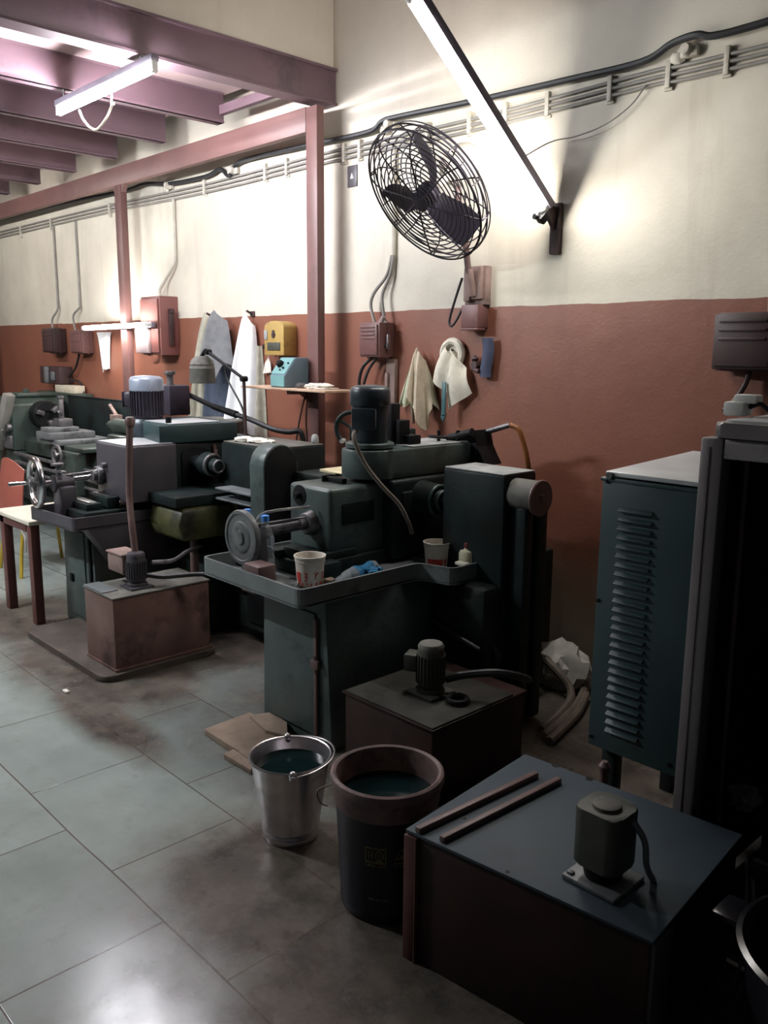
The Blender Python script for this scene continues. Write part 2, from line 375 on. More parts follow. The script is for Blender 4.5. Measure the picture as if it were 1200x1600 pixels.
def floor_material():
    m, nt, N, L, b = node_mat('worn_grey_green_stone_tiles')
    tc = N.new('ShaderNodeTexCoord'); v = tc.outputs['Object']
    mp = N.new('ShaderNodeMapping'); mp.inputs['Location'].default_value = (2.10, -0.149, 0); L.new(v, mp.inputs['Vector'])
    wn = N.new('ShaderNodeTexNoise'); wn.inputs['Scale'].default_value = 1.2; L.new(v, wn.inputs['Vector'])
    wa = N.new('ShaderNodeVectorMath'); wa.operation = 'MULTIPLY_ADD'
    L.new(wn.outputs['Color'], wa.inputs[0]); wa.inputs[1].default_value = (0.02, 0.02, 0); L.new(mp.outputs[0], wa.inputs[2])
    br = N.new('ShaderNodeTexBrick'); L.new(wa.outputs[0], br.inputs['Vector'])
    br.inputs['Scale'].default_value = 1.0; br.inputs['Brick Width'].default_value = 0.68; br.inputs['Row Height'].default_value = 0.483
    br.inputs['Mortar Size'].default_value = 0.0035; br.inputs['Mortar Smooth'].default_value = 0.3
    br.inputs['Color1'].default_value = (0.285, 0.33, 0.318, 1); br.inputs['Color2'].default_value = (0.35, 0.40, 0.388, 1); br.inputs['Mortar'].default_value = (0.10, 0.09, 0.08, 1)
    n1 = noise_n(N, L, v, 2.2, 8, 0.65); n2 = noise_n(N, L, v, 9.0, 8, 0.7); n3 = noise_n(N, L, v, 30.0, 4, 0.6)
    r1 = ramp(N, 0.3, (0.78, 0.77, 0.75), 0.7, (1.08, 1.08, 1.06)); L.new(n1, r1.inputs[0])
    mm = N.new('ShaderNodeMix'); mm.data_type = 'RGBA'; mm.blend_type = 'MULTIPLY'; mm.inputs['Factor'].default_value = 1
    L.new(br.outputs['Color'], mm.inputs[6]); L.new(r1.outputs[0], mm.inputs[7])
    c = mm.outputs[2]
    sm = ramp(N, 0.55, (0, 0, 0), 0.88, (0.6, 0.6, 0.6)); L.new(n2, sm.inputs[0])
    c = mixc(N, L, sm.outputs[0], c, (0.17, 0.145, 0.12))
    # oily ragged pools round the machines; some at right only darken the shaded floor
    total = None
    for (cx, cy, rx, ry) in ((-2.0, 1.52, 0.46, 0.42), (-1.40, 1.38, 0.52, 0.45), (-2.1, 1.47, 0.2, 0.2), (-2.1, 2.6, 1.5, 0.75), (-4.25, 1.95, 0.75, 0.38), (-4.6, 3.0, 1.2, 0.9), (-1.0, 1.6, 0.7, 0.9), (-5.3, 2.0, 0.5, 0.4), (-3.6, 1.62, 0.5, 0.12), (-1.2, 1.0, 0.42, 0.4), (-1.1, 2.8, 0.9, 0.8), (-1.95, 3.3, 0.6, 0.5)):
        m2 = N.new('ShaderNodeMapping'); m2.vector_type = 'POINT'
        m2.inputs['Location'].default_value = (-cx/rx, -cy/ry, 0); m2.inputs['Scale'].default_value = (1/rx, 1/ry, 0)
        L.new(v, m2.inputs['Vector'])
        ln = N.new('ShaderNodeVectorMath'); ln.operation = 'LENGTH'; L.new(m2.outputs[0], ln.inputs[0])
        d = math_n(N, L, 'SUBTRACT', 1.55, ln.outputs['Value'])
        d = math_n(N, L, 'ADD', d, math_n(N, L, 'MULTIPLY', math_n(N, L, 'SUBTRACT', n1, 0.5), 1.1))
        d = math_n(N, L, 'ADD', d, math_n(N, L, 'MULTIPLY', math_n(N, L, 'SUBTRACT', n2, 0.5), 0.5))
        d = math_n(N, L, 'MULTIPLY', d, 1.3, True)
        total = d if total is None else math_n(N, L, 'MAXIMUM', total, d)
    st = math_n(N, L, 'MULTIPLY', total, 0.9)
    n4 = noise_n(N, L, v, 5.5, 9, 0.75)
    oil_and_shade = ramp(N, 0.36, (0.03, 0.018, 0.014), 0.68, (0.16, 0.125, 0.10)); L.new(n4, oil_and_shade.inputs[0])
    c = mixc(N, L, st, c, oil_and_shade.outputs[0])
    L.new(c, b.inputs['Base Color'])
    rg = N.new('ShaderNodeMapRange'); L.new(n1, rg.inputs[0]); rg.inputs['From Min'].default_value = 0.15; rg.inputs['From Max'].default_value = 0.85; rg.inputs['To Min'].default_value = 0.12; rg.inputs['To Max'].default_value = 0.33
    L.new(math_n(N, L, 'ADD', rg.outputs[0], math_n(N, L, 'MULTIPLY', st, 0.06)), b.inputs['Roughness']); L.new(math_n(N, L, 'SUBTRACT', 0.8, math_n(N, L, 'MULTIPLY', st, 0.68)), b.inputs['Specular IOR Level'])
    bp = N.new('ShaderNodeBump'); bp.inputs['Strength'].default_value = 0.25; bp.inputs['Distance'].default_value = 0.004
    hh = math_n(N, L, 'SUBTRACT', math_n(N, L, 'MULTIPLY', n2, 0.6), math_n(N, L, 'MULTIPLY', br.outputs['Fac'], 1.0))
    L.new(hh, bp.inputs['Height']); L.new(bp.outputs[0], b.inputs['Normal'])
    return m
M['floor'] = floor_material()
M['ceil'] = mat('grey_plaster_ceiling', (0.42, 0.38, 0.34), 0.8, 0, 0.12, 1.5)

struct('floor', MB().box(-12.6, 2.6, -4.0, WY+0.1, -0.1, 0), 'floor')
struct('wall_back', MB().box(-12.6, 2.6, WY, WY+0.12, 0, 4.7), 'wall')
struct('wall_left', MB().box(-12.72, -12.6, -4.0, WY+0.12, 0, 4.7), 'wall')
struct('ceiling', MB().box(-4.45, 2.6, -4.0, WY, 4.6, 4.7), 'ceil')
# mezzanine: wall over the edge beam, boarded soffit, beams and joists
struct('wall_mezzanine', MB().box(-4.62, -4.47, -4.0, WY, 3.43, 4.6), 'wall_plain')
struct('ceiling_mezzanine', MB().box(-12.6, -4.62, -4.0, 3.60, 3.45, 3.52), 'soffit')
BX = -4.45
struct('beam_edge', MB().box(BX-0.02, BX+0.01, -4.0, WY-0.005, 3.23, 3.43, 0.004).box(BX-0.10, BX+0.025, -4.0, WY-0.005, 3.222, 3.236).box(BX-0.10, BX+0.03, -4.0, WY-0.005, 3.424, 3.44), 'beam')
for i, x in enumerate((-5.42, -6.22, -7.02, -7.82, -8.62, -9.42, -10.22, -11.02, -11.82)):
    struct('beam_joist', MB().box(x-0.016, x+0.016, -4.0, 3.56, 3.25, 3.45, 0.003).box(x-0.07, x+0.02, -4.0, 3.56, 3.25, 3.264).box(x-0.07, x+0.02, -4.0, 3.56, 3.436, 3.45), 'beam')
struct('trim_ledge_angle', MB().box(-5.40, -4.56, 3.52, 3.56, 3.30, 3.36), 'beam')
# frame that carries the mezzanine along the wall
struct('beam_wall_rail', MB().box(-12.5, -4.502, 3.57, 3.625, 3.045, 3.195, 0.004), 'oxide')
struct('column_near', MB().box(-4.50, -4.39, 3.57, 3.63, 0, 3.19, 0.004).box(-4.56, -4.33, 3.5, 3.66, 0, 0.012), 'oxide')
struct('column_middle', MB().box(-7.12, -7.01, 3.57, 3.63, 0, 3.05, 0.004).prism([(-7.17, 3.05), (-6.96, 3.05), (-7.0, 2.99), (-7.13, 2.99)], 'y', 3.58, 3.62), 'oxide')
struct('column_far', MB().box(-10.6, -10.49, 3.57, 3.63, 0, 3.05, 0.004), 'oxide')

# ------------------------------------------------------------------ lamps
def tube_lamp(name, label, P0, d, up, length, tube_mat, batten_w=0.045, batten_off=0.035, group='lit tube lamps', flip=1):
    d = Vector(d).normalized(); up = Vector(up); up = (up-d*up.dot(d)).normalized(); sd = d.cross(up)
    P0 = Vector(P0)
    T = Matrix(((d.x, sd.x, up.x, P0.x), (d.y, sd.y, up.y, P0.y), (d.z, sd.z, up.z, P0.z), (0, 0, 0, 1)))
    r = thing(name, label, 'lamp', P0, group)
    MB().box(0, length, -batten_w/2, batten_w/2, batten_off, batten_off+0.035, 0.004, T).make('batten', 'batten', r)
    MB().cyl(P0+d*0.035, P0+d*(length-0.035), 0.019, seg=16).make('tube', tube_mat, r)
    for a in (0.0, length-0.03):
        e = MB().box(a, a+0.03, -0.016, 0.016, -0.018, batten_off+0.002, 0.004, T).make('end_holder', 'white_fix', r)
    return r, T
# lamp slung under the mezzanine, parallel to the wall
l1, T1 = tube_lamp('tube_lamp', 'bright tube lamp slung under the mezzanine joists with a looped white cord', (-5.52, 2.42, 3.13), (1, 0, 0), (0, 0, 1), 1.22, 'tube_warm')
MB().tube([(-5.22, 2.42, 3.09), (-5.13, 2.40, 3.02), (-5.02, 2.39, 2.955), (-4.93, 2.39, 2.935), (-4.83, 2.40, 2.98), (-4.79, 2.41, 3.03), (-4.74, 2.40, 3.035)], 0.007, 8).tube([(-4.79, 2.41, 3.03), (-4.80, 2.42, 3.10)], 0.006, 6, 1).make('cord', 'rope', l1)
MB().tube([(-5.2, 2.42, 3.09), (-4.95, 2.45, 2.98), (-4.5, 2.6, 2.97), (-4.1, 2.9, 3.02)], 0.002, 5).make('pull_string', 'rope', l1) if False else None
for x in (-5.42, -4.45):
    MB().cyl((x, 2.42, 3.19), (x, 2.42, 3.255), 0.006, seg=8).make('hanger_rod', 'dull_steel', l1)
# long lamp on the wall bracket, tilted out and up from the wall
D2 = Vector((0, -0.80, 0.60)).normalized()
l2, T2 = tube_lamp('tube_lamp', 'long bright tube lamp leaning out from the wall bracket beside the fan', (-2.70, 3.66, 2.385), D2, (0.35, 0.45, 0.8), 1.23, 'tube_cool', 0.05, 0.03)
MB().box(-0.03, 0.012, -0.03, 0.02, -0.05, 0.0, 0.006, T2).cyl(T2 @ Vector((-0.005, 0.0, -0.03)), T2 @ Vector((0.03, 0.0, -0.055)), 0.014, seg=10).make('starter', 'black', l2)
MB().box(-2.725, -2.665, 3.745, WY, 2.19, 2.44, 0.006).prism([(3.75, 2.42), (3.75, 2.30), (3.655, 2.40), (3.65, 2.43)], 'x', -2.71, -2.69).make('wall_bracket', 'box_dark', l2)
# far lamp fixed across the middle column
l3, T3 = tube_lamp('tube_lamp', 'lit tube lamp fixed level across the far column above the dividing paint line', (-7.72, 3.50, 1.872), (1, 0, 0.012), (0, 1, 0.0), 1.22, 'tube_far')

# ------------------------------------------------------------------ cables and conduits on the wall
def wl(x, y, off=0.02): p = aty(x, y, WY-off); return (p.x, p.y, p.z)
kb = MB().tube([(-12.4, WY-0.03, 3.10), (-10.3, WY-0.03, 3.10), (-8.5, WY-0.03, 3.085), (-7.3, WY-0.03, 3.05), (-6.9, WY-0.03, 3.06), (-6.5, WY-0.03, 3.01), (-5.95, WY-0.03, 2.995), (-5.75, WY-0.03, 3.02), (-5.62, WY-0.035, 2.955), (-5.48, WY-0.03, 3.035), (-4.81, WY-0.03, 3.027), (-4.57, WY-0.03, 3.02), (-4.1, WY-0.03, 3.01), (-3.98, WY-0.035, 3.045), (-3.85, WY-0.035, 3.05), (-3.26, WY-0.03, 3.027), (-2.63, WY-0.03, 3.01), (-2.25, WY-0.03, 3.005), (-2.1, WY-0.04, 3.045), (-1.98, WY-0.05, 3.05), (-1.9, WY-0.04, 3.03), (-1.69, WY-0.03, 3.034), (-1.2, WY-0.03, 3.05), (2.4, WY-0.03, 3.05)], 0.016, 8)
single('power_cable', kb, 'cable_black', 'thick black cable running along the top of the wall above the conduits', 'cable', (-4, WY-0.03, 3.02))
for z, nm in ((2.955, 'upper thin cream conduit of the three along the wall under the black cable'), (2.925, 'middle thin cream conduit of the three along the wall under the black cable'), (2.895, 'lowest thin cream conduit of the three along the wall under the black cable')):
    pts = [(-12.4, WY-0.014, z+0.02), (-8, WY-0.014, z+0.015), (-6, WY-0.014, z-0.01), (-4.5, WY-0.014, z), (-3.2, WY-0.014, z-0.012), (-2.2, WY-0.014, z+0.004), (-1.7, WY-0.014, z-0.005), (2.4, WY-0.014, z)]
    single('conduit_run', MB().tube(pts, 0.0085, 8), 'conduit_grey', nm, 'conduit', (-4, WY-0.014, z), 'thin conduits along the wall')
for x, z in ((-3.92, 3.0), (-2.03, 2.985), (-5.58, 2.97), (-6.52, 2.98)):
    lab = {-3.92: 'pale cable cleat behind the top of the fan', -2.03: 'pale cable cleat at the kink of the cable in the upper right', -5.58: 'pale cable cleat between the two columns nearest the bright wall', -6.52: 'pale cable cleat where the conduit drops to the tall red box'}[x]
    r = MB().box(x-0.05, x+0.05, WY-0.035, WY, z-0.01, z+0.035, 0.01).cyl((x, WY-0.03, z+0.02), (x, WY-0.06, z+0.02), 0.03, 0.022, seg=14).blob((x-0.05, WY-0.02, z), 0.04, 0.02, 0.03, 0.2, 6, 2, 3)
    single('cable_cleat', r, 'conduit', lab, 'cable cleat', (x, WY-0.02, z), 'cable cleats')
for x in (-1.85, -2.12, -2.42, -2.78, -3.05, -3.30, -3.62, -4.2, -4.35, -4.95, -5.2, -6.0, -7.6, -8.9, -9.7):
    cl = MB().box(x-0.012, x+0.012, WY-0.026, WY, 2.87, 2.985, 0.003).box(x-0.02, x+0.02, WY-0.012, WY, 2.86, 2.875, 0.002)
    single('conduit_clip', cl, 'conduit', 'small cream saddle clip holding the three thin conduits to the wall', 'clip', (x, WY-0.01, 2.93), 'conduit clips along the wall')
single('lamp_wire', MB().tube([wl(1010, 132, .03), wl(985, 165, .03), wl(945, 195, .04), wl(900, 213, .05), wl(860, 222, .08), (-2.72, 3.45, 2.60)], 0.0035, 6), 'conduit_grey', 'thin grey wire sagging from the conduits to the long tilted lamp', 'wire', wl(900, 213))
def drop(name, label, pts, m, r=0.012): single(name, MB().tube(pts, r, 8), m, label, 'conduit', pts[0])
drop('conduit_drop', 'pale conduit running down behind the fan to the small red switch box', [(-3.885, WY-0.015, 2.9), (-3.885, WY-0.015, 2.4), (-3.885, WY-0.015, 2.26)], 'conduit', 0.013)
single('switch_wire', MB().tube([(-3.895, WY-0.02, 2.27), (-3.93, WY-0.03, 2.15), (-4.02, WY-0.05, 2.05), (-4.04, WY-0.06, 1.97), (-4.00, WY-0.06, 1.86)], 0.010, 8), 'conduit_grey', 'left of two grey wires forking down into the small red switch box', 'wire', (-3.9, WY-0.02, 2.27), 'switch box wires')
single('switch_wire', MB().tube([(-3.88, WY-0.02, 2.27), (-3.90, WY-0.03, 2.15), (-3.945, WY-0.05, 2.04), (-3.93, WY-0.06, 1.95), (-3.91, WY-0.06, 1.86)], 0.010, 8), 'conduit_grey', 'right of two grey wires forking down into the small red switch box', 'wire', (-3.88, WY-0.02, 2.27), 'switch box wires')
drop('conduit_drop', 'pale conduit dropping to the tall red box right of the far lamp', [(-6.47, WY-0.015, 2.9), (-6.47, WY-0.015, 2.5), (-6.47, WY-0.03, 2.38), (-6.60, WY-0.05, 2.25), (-6.63, WY-0.08, 2.18), (-6.62, WY-0.09, 2.11)], 'conduit', 0.013)
drop('conduit_drop', 'grey conduit dropping to the far left dark switch box', [(-8.85, WY-0.015, 2.9), (-8.85, WY-0.015, 2.2), (-8.83, WY-0.03, 2.08), (-8.93, WY-0.05, 1.98), (-8.93, WY-0.05, 1.87)], 'conduit_grey', 0.011)
drop('conduit_drop', 'grey conduit dropping to the second dark switch box from the far end', [(-8.33, WY-0.015, 2.9), (-8.33, WY-0.015, 2.15), (-8.32, WY-0.03, 2.08), (-8.42, WY-0.05, 2.0), (-8.38, WY-0.05, 1.84)], 'conduit_grey', 0.011)
drop('conduit_drop', 'dark wire dropping to the maroon box at the right edge', [(-1.50, WY-0.02, 2.9), (-1.50, WY-0.02, 2.3), (-1.515, WY-0.03, 2.05), (-1.56, WY-0.04, 1.96), (-1.56, WY-0.04, 1.87)], 'wood', 0.012)

# ------------------------------------------------------------------ switchgear on the wall
def switch_box(label, x0, x1, z0, z1, dep, m, ribs=3, name='switch_box', handle=True, lidm=None):
    r = thing(name, label, 'switch box', ((x0+x1)/2, WY, z0))
    w = x1-x0
    MB().box(x0, x1, WY-dep, WY, z0, z1, 0.008).box(x0-0.008, x1+0.008, WY-dep*0.5, WY-dep*0.42, z0-0.008, z1+0.008, 0.003).make('housing', m, r)
    b = MB().box(x0+0.012, x1-0.012, WY-dep-0.012, WY-dep, z0+0.012, z1-0.012, 0.005)
    for k in range(ribs):
        zz = z0+(z1-z0)*(0.55+0.32*k/max(1, ribs-1) if ribs > 1 else 0.6)
        b.box(x0+0.03, x1-0.03, WY-dep-0.017, WY-dep-0.01, zz-0.006, zz+0.006, 0.002)
    b.make('cover', lidm or m, r)
    if handle:
        MB().cyl((x1+0.002, WY-dep*0.6, z0+0.07), (x1+0.03, WY-dep*0.6, z0+0.07), 0.012, seg=12).box(x1+0.02, x1+0.032, WY-dep*0.6-0.012, WY-dep*0.6+0.012, z0+0.05, z0+0.14, 0.003).make('lever', 'dull_steel', r)
    return r
sb = switch_box('small brown red switch box with ribbed cover right of the near column', -4.07, -3.885, 1.655, 1.865, 0.13, 'box_red', 4)
MB().cyl((-3.93, WY-0.05, 1.86), (-3.93, WY-0.05, 1.885), 0.02, seg=10).cyl((-3.905, WY-0.1, 1.865), (-3.88, WY-0.1, 1.90), 0.014, seg=8).make('gland', 'pale_panel', sb)
single('switch_wire', MB().tube([(-4.0, WY-0.06, 1.66), (-4.07, WY-0.09, 1.60), (-4.10, WY-0.10, 1.52), (-4.10, WY-0.10, 1.44)], 0.011, 8), 'cable_black', 'black cable curving down from the small red switch box behind the tall motor', 'wire', (-4.0, WY-0.06, 1.66))
single('switch_wire', MB().tube([(-3.97, WY-0.06, 1.66), (-4.02, WY-0.09, 1.58), (-4.06, WY-0.10, 1.48), (-4.06, WY-0.10, 1.42)], 0.009, 8), 'cable_black', 'thinner black cable beside the curved one under the small red switch box', 'wire', (-3.97, WY-0.06, 1.66))
single('wooden_batten', MB().box(-3.93, -3.85, WY-0.03, WY, 1.36, 1.645, 0.005).box(-3.925, -3.90, WY-0.045, WY-0.03, 1.40, 1.56, 0.004), 'wood', 'short brown wooden batten on the wall below the small red switch box', 'batten', (-3.89, WY, 1.37))
b2 = switch_box('maroon switch box with ribbed cover at the right edge of the wall', -1.765, -1.50, 1.63, 1.865, 0.12, 'box_dark', 3, lidm='box_dark')
single('switch_wire', MB().tube([(-1.62, WY-0.05, 1.64), (-1.63, WY-0.06, 1.57), (-1.66, WY-0.08, 1.50), (-1.69, WY-0.12, 1.45)], 0.012, 8), 'box_dark', 'dark wire hanging below the maroon box at the right edge', 'wire', (-1.62, WY-0.05, 1.64))
r = thing('distribution_box', 'tall brick red metal box with a pale flap right of the far lamp', 'electric box', (-6.65, WY, 1.64))
MB().box(-6.80, -6.48, WY-0.17, WY, 1.64, 2.12, 0.006).make('housing', 'box_front', r)
MB().box(-6.79, -6.50, WY-0.185, WY-0.17, 1.66, 2.10, 0.004).make('door', 'box_front', r)
MB().box(-6.84, -6.62, WY-0.215, WY-0.186, 1.655, 1.885, 0.004).make('flap', 'pale_panel', r)
MB().box(-6.475, -6.45, WY-0.1, WY-0.06, 1.72, 2.0, 0.004).box(-6.478, -6.44, WY-0.1, WY-0.06, 1.98, 2.02, 0.004).make('lever', 'box_dark', r)
switch_box('far left of the two dark switch boxes on the distant wall', -8.99, -8.72, 1.64, 1.885, 0.14, 'box_dark', 3, handle=False)
switch_box('dim red switch box just left of the glowing far lamp', -8.36, -8.10, 1.64, 1.86, 0.12, 'box_red', 2, handle=False)
r = thing('starter_box', 'dark maroon starter box with a grey fitting low on the far wall', 'switch box', (-8.9, WY, 1.32))
MB().box(-9.12, -8.62, WY-0.14, WY, 1.325, 1.50, 0.008).make('housing', 'box_dark', r)
MB().box(-8.95, -8.86, WY-0.17, WY-0.14, 1.33, 1.50, 0.01).box(-8.8, -8.72, WY-0.165, WY-0.14, 1.36, 1.45, 0.01).make('push_button_plate', 'grey', r)
single('switch_wire', MB().tube([(-8.6, WY-0.05, 1.4), (-8.45, WY-0.04, 1.5), (-8.35, WY-0.04, 1.64)], 0.012, 6).tube([(-8.6, WY-0.05, 1.36), (-8.4, WY-0.04, 1.36), (-8.3, WY-0.04, 1.25)], 0.010, 6), 'cable_black', 'dark wires between the far starter box and the dim red switch box', 'wire', (-8.6, WY-0.05, 1.4))
r = thing('wall_plate', 'small grey metal plate with a white arrow left of the fan', 'plate', (-4.27, WY, 2.71))
MB().box(-4.325, -4.235, WY-0.008, WY, 2.715, 2.845, 0.003).make('plate', 'mauve', r)
MB().prism([(-4.295, 2.765), (-4.265, 2.765), (-4.28, 2.80)], 'y', WY-0.011, WY-0.0081).make('arrow_mark', 'white_plastic', r)
# meter board near the near column
r = thing('meter_box', 'mustard yellow meter box with a round top left of the near column', 'meter', (-4.98, WY, 1.65))
arch = [(-5.10, 1.655), (-4.87, 1.655), (-4.87, 1.85)] + [(-4.985+0.115*math.cos(t*PI/8), 1.85+0.045*math.sin(t*PI/8)) for t in range(1, 8)] + [(-5.10, 1.85)]
MB().prism(arch, 'y', WY-0.12, WY, 0.006).make('housing', 'yellow', r)
MB().box(-5.06, -4.91, WY-0.126, WY-0.118, 1.69, 1.745, 0.003).make('dial_window', 'pump_green', r)
MB().box(-5.0, -4.975, WY-0.127, WY-0.118, 1.775, 1.83, 0.003).box(-5.01, -4.965, WY-0.124, WY-0.118, 1.785, 1.81, 0.002).make('emblem', 'box_dark', r)
MB().box(-5.095, -5.06, WY-0.126, WY-0.118, 1.765, 1.83, 0.002).make('name_strip', 'dust_top', r)
r = thing('wall_switch', 'small black wall switch with a white paper stuck above, beside the yellow meter box', 'switch', (-5.16, WY, 1.70))
MB().box(-5.22, -5.10, WY-0.05, WY, 1.70, 1.735, 0.006).cyl((-5.13, WY-0.04, 1.705), (-5.13, WY-0.04, 1.66), 0.012, seg=10).make('switch_body', 'black', r)
MB().box(-5.15, -5.08, WY-0.06, WY-0.05, 1.73, 1.80, 0.002).make('paper_slip', 'paper', r)
single('hanging_tag', MB().prism([(-5.25, 1.52), (-5.15, 1.53), (-5.155, 1.60), (-5.18, 1.635), (-5.22, 1.60)], 'y', WY-0.03, WY-0.024).tube([(-5.185, WY-0.027, 1.63), (-5.17, WY-0.03, 1.68), (-5.16, WY-0.03, 1.70)], 0.003, 6), 'paper', 'white paper tag hanging from the small black wall switch', 'tag', (-5.2, WY-0.03, 1.6))

# ------------------------------------------------------------------ wall fan
FC = aty(658, 312, 3.33)         # middle of the front guard
_v = ray(669, 301).normalized(); _r = (RT-_v*RT.dot(_v)).normalized(); _u = _r.cross(_v)
FN = (-_v*math.cos(math.radians(54)) + (_r*-0.76 - _u*0.65)*math.sin(math.radians(54))).normalized()
print('fan normal', FN, FC)
fq = FN.to_track_quat('Z', 'Y'); FU = fq @ Vector((1, 0, 0)); FV = fq @ Vector((0, 1, 0))
def fp(r, a, h): return FC + FN*h + (FU*math.cos(a)+FV*math.sin(a))*r
FR = 0.37
fan = thing('wall_fan', 'large black caged wall fan tilted down into the workshop', 'fan', (-3.19, WY, 1.82))
g = MB()
nr = 13
def gh(r, sgn): return (0.02*(1-(r/FR)**2) if sgn > 0 else -0.115 - 0.03*(1-(r/FR)**2)) if r < FR*0.93 else ((0.02*(1-0.86)) * (1 if sgn > 0 else 0) + (-0.02 if sgn > 0 else -0.10))
for k in range(nr):
    r_ = 0.055 + (FR-0.055)*k/(nr-1)
    g.ring(fp(0, 0, gh(r_, 1)), FN, r_, 0.0038, 56, 5)
for k in range(8):
    a = 2*PI*k/8+0.2
    g.tube([fp(0.03, a, 0.022), fp(0.15, a+0.12, 0.02), fp(0.28, a+0.16, 0.012), fp(FR, a+0.1, -0.02), fp(FR+0.004, a+0.1, -0.06)], 0.0045, 5, 4)
g.lathe(fp(0, 0, 0.015), FN, [(0.055, 0), (0.055, 0.008), (0.0, 0.012)], 24)
g.ring(fp(0, 0, -0.02), FN, FR+0.003, 0.005, 64, 6)
g.make('front_guard', 'fan_wire', fan)
g = MB()
for k in range(9):
    r_ = 0.12 + (FR-0.12)*k/8
    g.ring(fp(0, 0, gh(r_, -1)), FN, r_, 0.0036, 56, 5)
for k in range(12):
    a = 2*PI*k/12
    g.tube([fp(0.10, a, -0.14), fp(0.25, a, -0.13), fp(FR*0.95, a, -0.105), fp(FR+0.004, a, -0.07), fp(FR+0.004, a, -0.03)], 0.004, 5, 4)
g.ring(fp(0, 0, -0.065), FN, FR+0.006, 0.005, 64, 6)
g.make('rear_guard', 'fan_wire', fan)
for k in range(3):
    a0 = 2*PI*k/3 + 0.80
    MB().sheet(lambda u, v, a0=a0: fp(0.05+0.27*u, a0+(v-0.5)*(0.85+0.3*math.sin(u*PI))*(1.1-0.45*u)+0.3*u, -0.065+(v-0.5)*-0.105*(1-0.25*u)), 12, 10, 0.003).make('blade', 'fan_blade', fan)
MB().lathe(fp(0, 0, -0.10), FN, [(0.045, 0), (0.06, 0.02), (0.06, 0.06), (0.03, 0.075)], 24).make('hub', 'fan_blade', fan)
MB().lathe(fp(0, 0, -0.44), FN, [(0.02, 0), (0.07, 0.012), (0.092, 0.05), (0.095, 0.12), (0.085, 0.18), (0.05, 0.22), (0.02, 0.24), (0.02, 0.35)], 28).make('motor_housing', 'fan_motor', fan)
mc = fp(0, 0, -0.32)
MB().tube([mc, mc+Vector((0.0, 0.0, -0.14)), Vector((-3.19, 3.62, 2.30)), Vector((-3.19, 3.66, 2.12))], 0.018, 10, 5).make('bracket_pipe', 'pipe_brown', fan)
mb = MB().box(-3.27, -3.12, WY-0.05, WY, 1.95, 2.16, 0.005).box(-3.255, -3.21, WY-0.08, WY-0.05, 1.97, 2.15, 0.004).box(-3.20, -3.135, WY-0.075, WY-0.05, 1.98, 2.155, 0.004).cyl((-3.19, 3.70, 2.0), (-3.19, 3.66, 2.14), 0.022, seg=12)
mb.make('mounting_block', 'wood', fan)
MB().box(-3.26, -3.135, WY-0.09, WY, 1.825, 1.95, 0.006).box(-3.26, -3.135, WY-0.095, WY-0.02, 1.812, 1.824, 0.003).make('regulator', 'pale_panel' if False else 'box_red', fan)
MB().tube([(-3.275, WY-0.07, 2.10), (-3.31, WY-0.09, 1.97), (-3.345, WY-0.09, 1.87), (-3.33, WY-0.09, 1.835), (-3.30, WY-0.08, 1.87), (-3.265, WY-0.06, 1.95)], 0.007, 8).make('fan_cord', 'cable_black', fan)

# ------------------------------------------------------------------ cloth on the wall
def drape(x, zt, zb, wt, wb, depth, folds, ph=0.0, skew=0.0, ragged=0.04, back=0.02, th=0.006, nu=40, nv=26, tuck=0.0):
    def fn(u, v):
        w = wt+(wb-wt)*(v**0.75)
        s = u*2-1
        fold = math.sin(u*folds*PI*2+ph+v*1.2)*0.5+math.sin(u*folds*PI*3.7+ph*2.3)*0.25
        y = WY-back-(depth*(0.35+0.65*v**0.6))*(1-abs(s)**2.2)*0.8 - 0.05*fold*(0.25+0.75*v)*min(1, depth/0.1)
        zz = zt-(zt-zb)*v*(1+ragged*math.sin(u*7+ph)+ragged*0.7*math.sin(u*17+ph*3)) - tuck*abs(s)*(1-v)
        return (x+skew*v+s*w/2+0.01*fold, min(y, WY-0.008), zz)
    return MB().sheet(fn, nu, nv, th)
G = 'work clothes hanging on the wall'
single('hanging_shirt', drape(-6.00, 1.97, 0.92, 0.20, 0.46, 0.08, 3.2, 0.4, -0.16, 0.05, 0.02, tuck=0.12), 'cloth_cream', 'long cream work shirt, leftmost of the clothes hanging on the wall', 'clothing', (-6.0, WY, 1.9), G)
single('hanging_towel', drape(-5.92, 1.975, 1.50, 0.14, 0.34, 0.16, 1.5, 1.2, -0.04, 0.10, 0.05, tuck=0.08), 'cloth_cream', 'pale grey beige cloth, left of the two hung over the denim jacket', 'cloth', (-5.92, WY, 1.9), G)
single('hanging_towel', drape(-5.73, 1.985, 1.56, 0.15, 0.32, 0.24, 1.7, 2.9, 0.03, 0.16, 0.06, tuck=0.08), 'cloth_grey', 'grey cloth, right of the two hung over the denim jacket', 'cloth', (-5.73, WY, 1.9), G)
single('hanging_jacket', drape(-5.82, 1.80, 1.06, 0.26, 0.46, 0.17, 2.2, 2.6, 0.04, 0.06, 0.03, tuck=0.10), 'cloth_blue', 'blue grey denim jacket hanging under the grey cloth', 'clothing', (-5.82, WY, 1.7), G)
single('hanging_trousers', drape(-5.74, 1.60, 0.84, 0.20, 0.42, 0.05, 1.5, 0.9, 0.06, 0.03, 0.012), 'cloth_dark', 'dark navy trousers hanging behind the denim jacket', 'clothing', (-5.74, WY, 1.5), G)
single('hanging_coat', drape(-5.40, 1.965, 1.02, 0.12, 0.44, 0.16, 2.1, 2.0, -0.12, 0.06, 0.03, tuck=0.10), 'cloth_white', 'white coat hanging beside the grey work clothes', 'clothing', (-5.4, WY, 1.9), G)
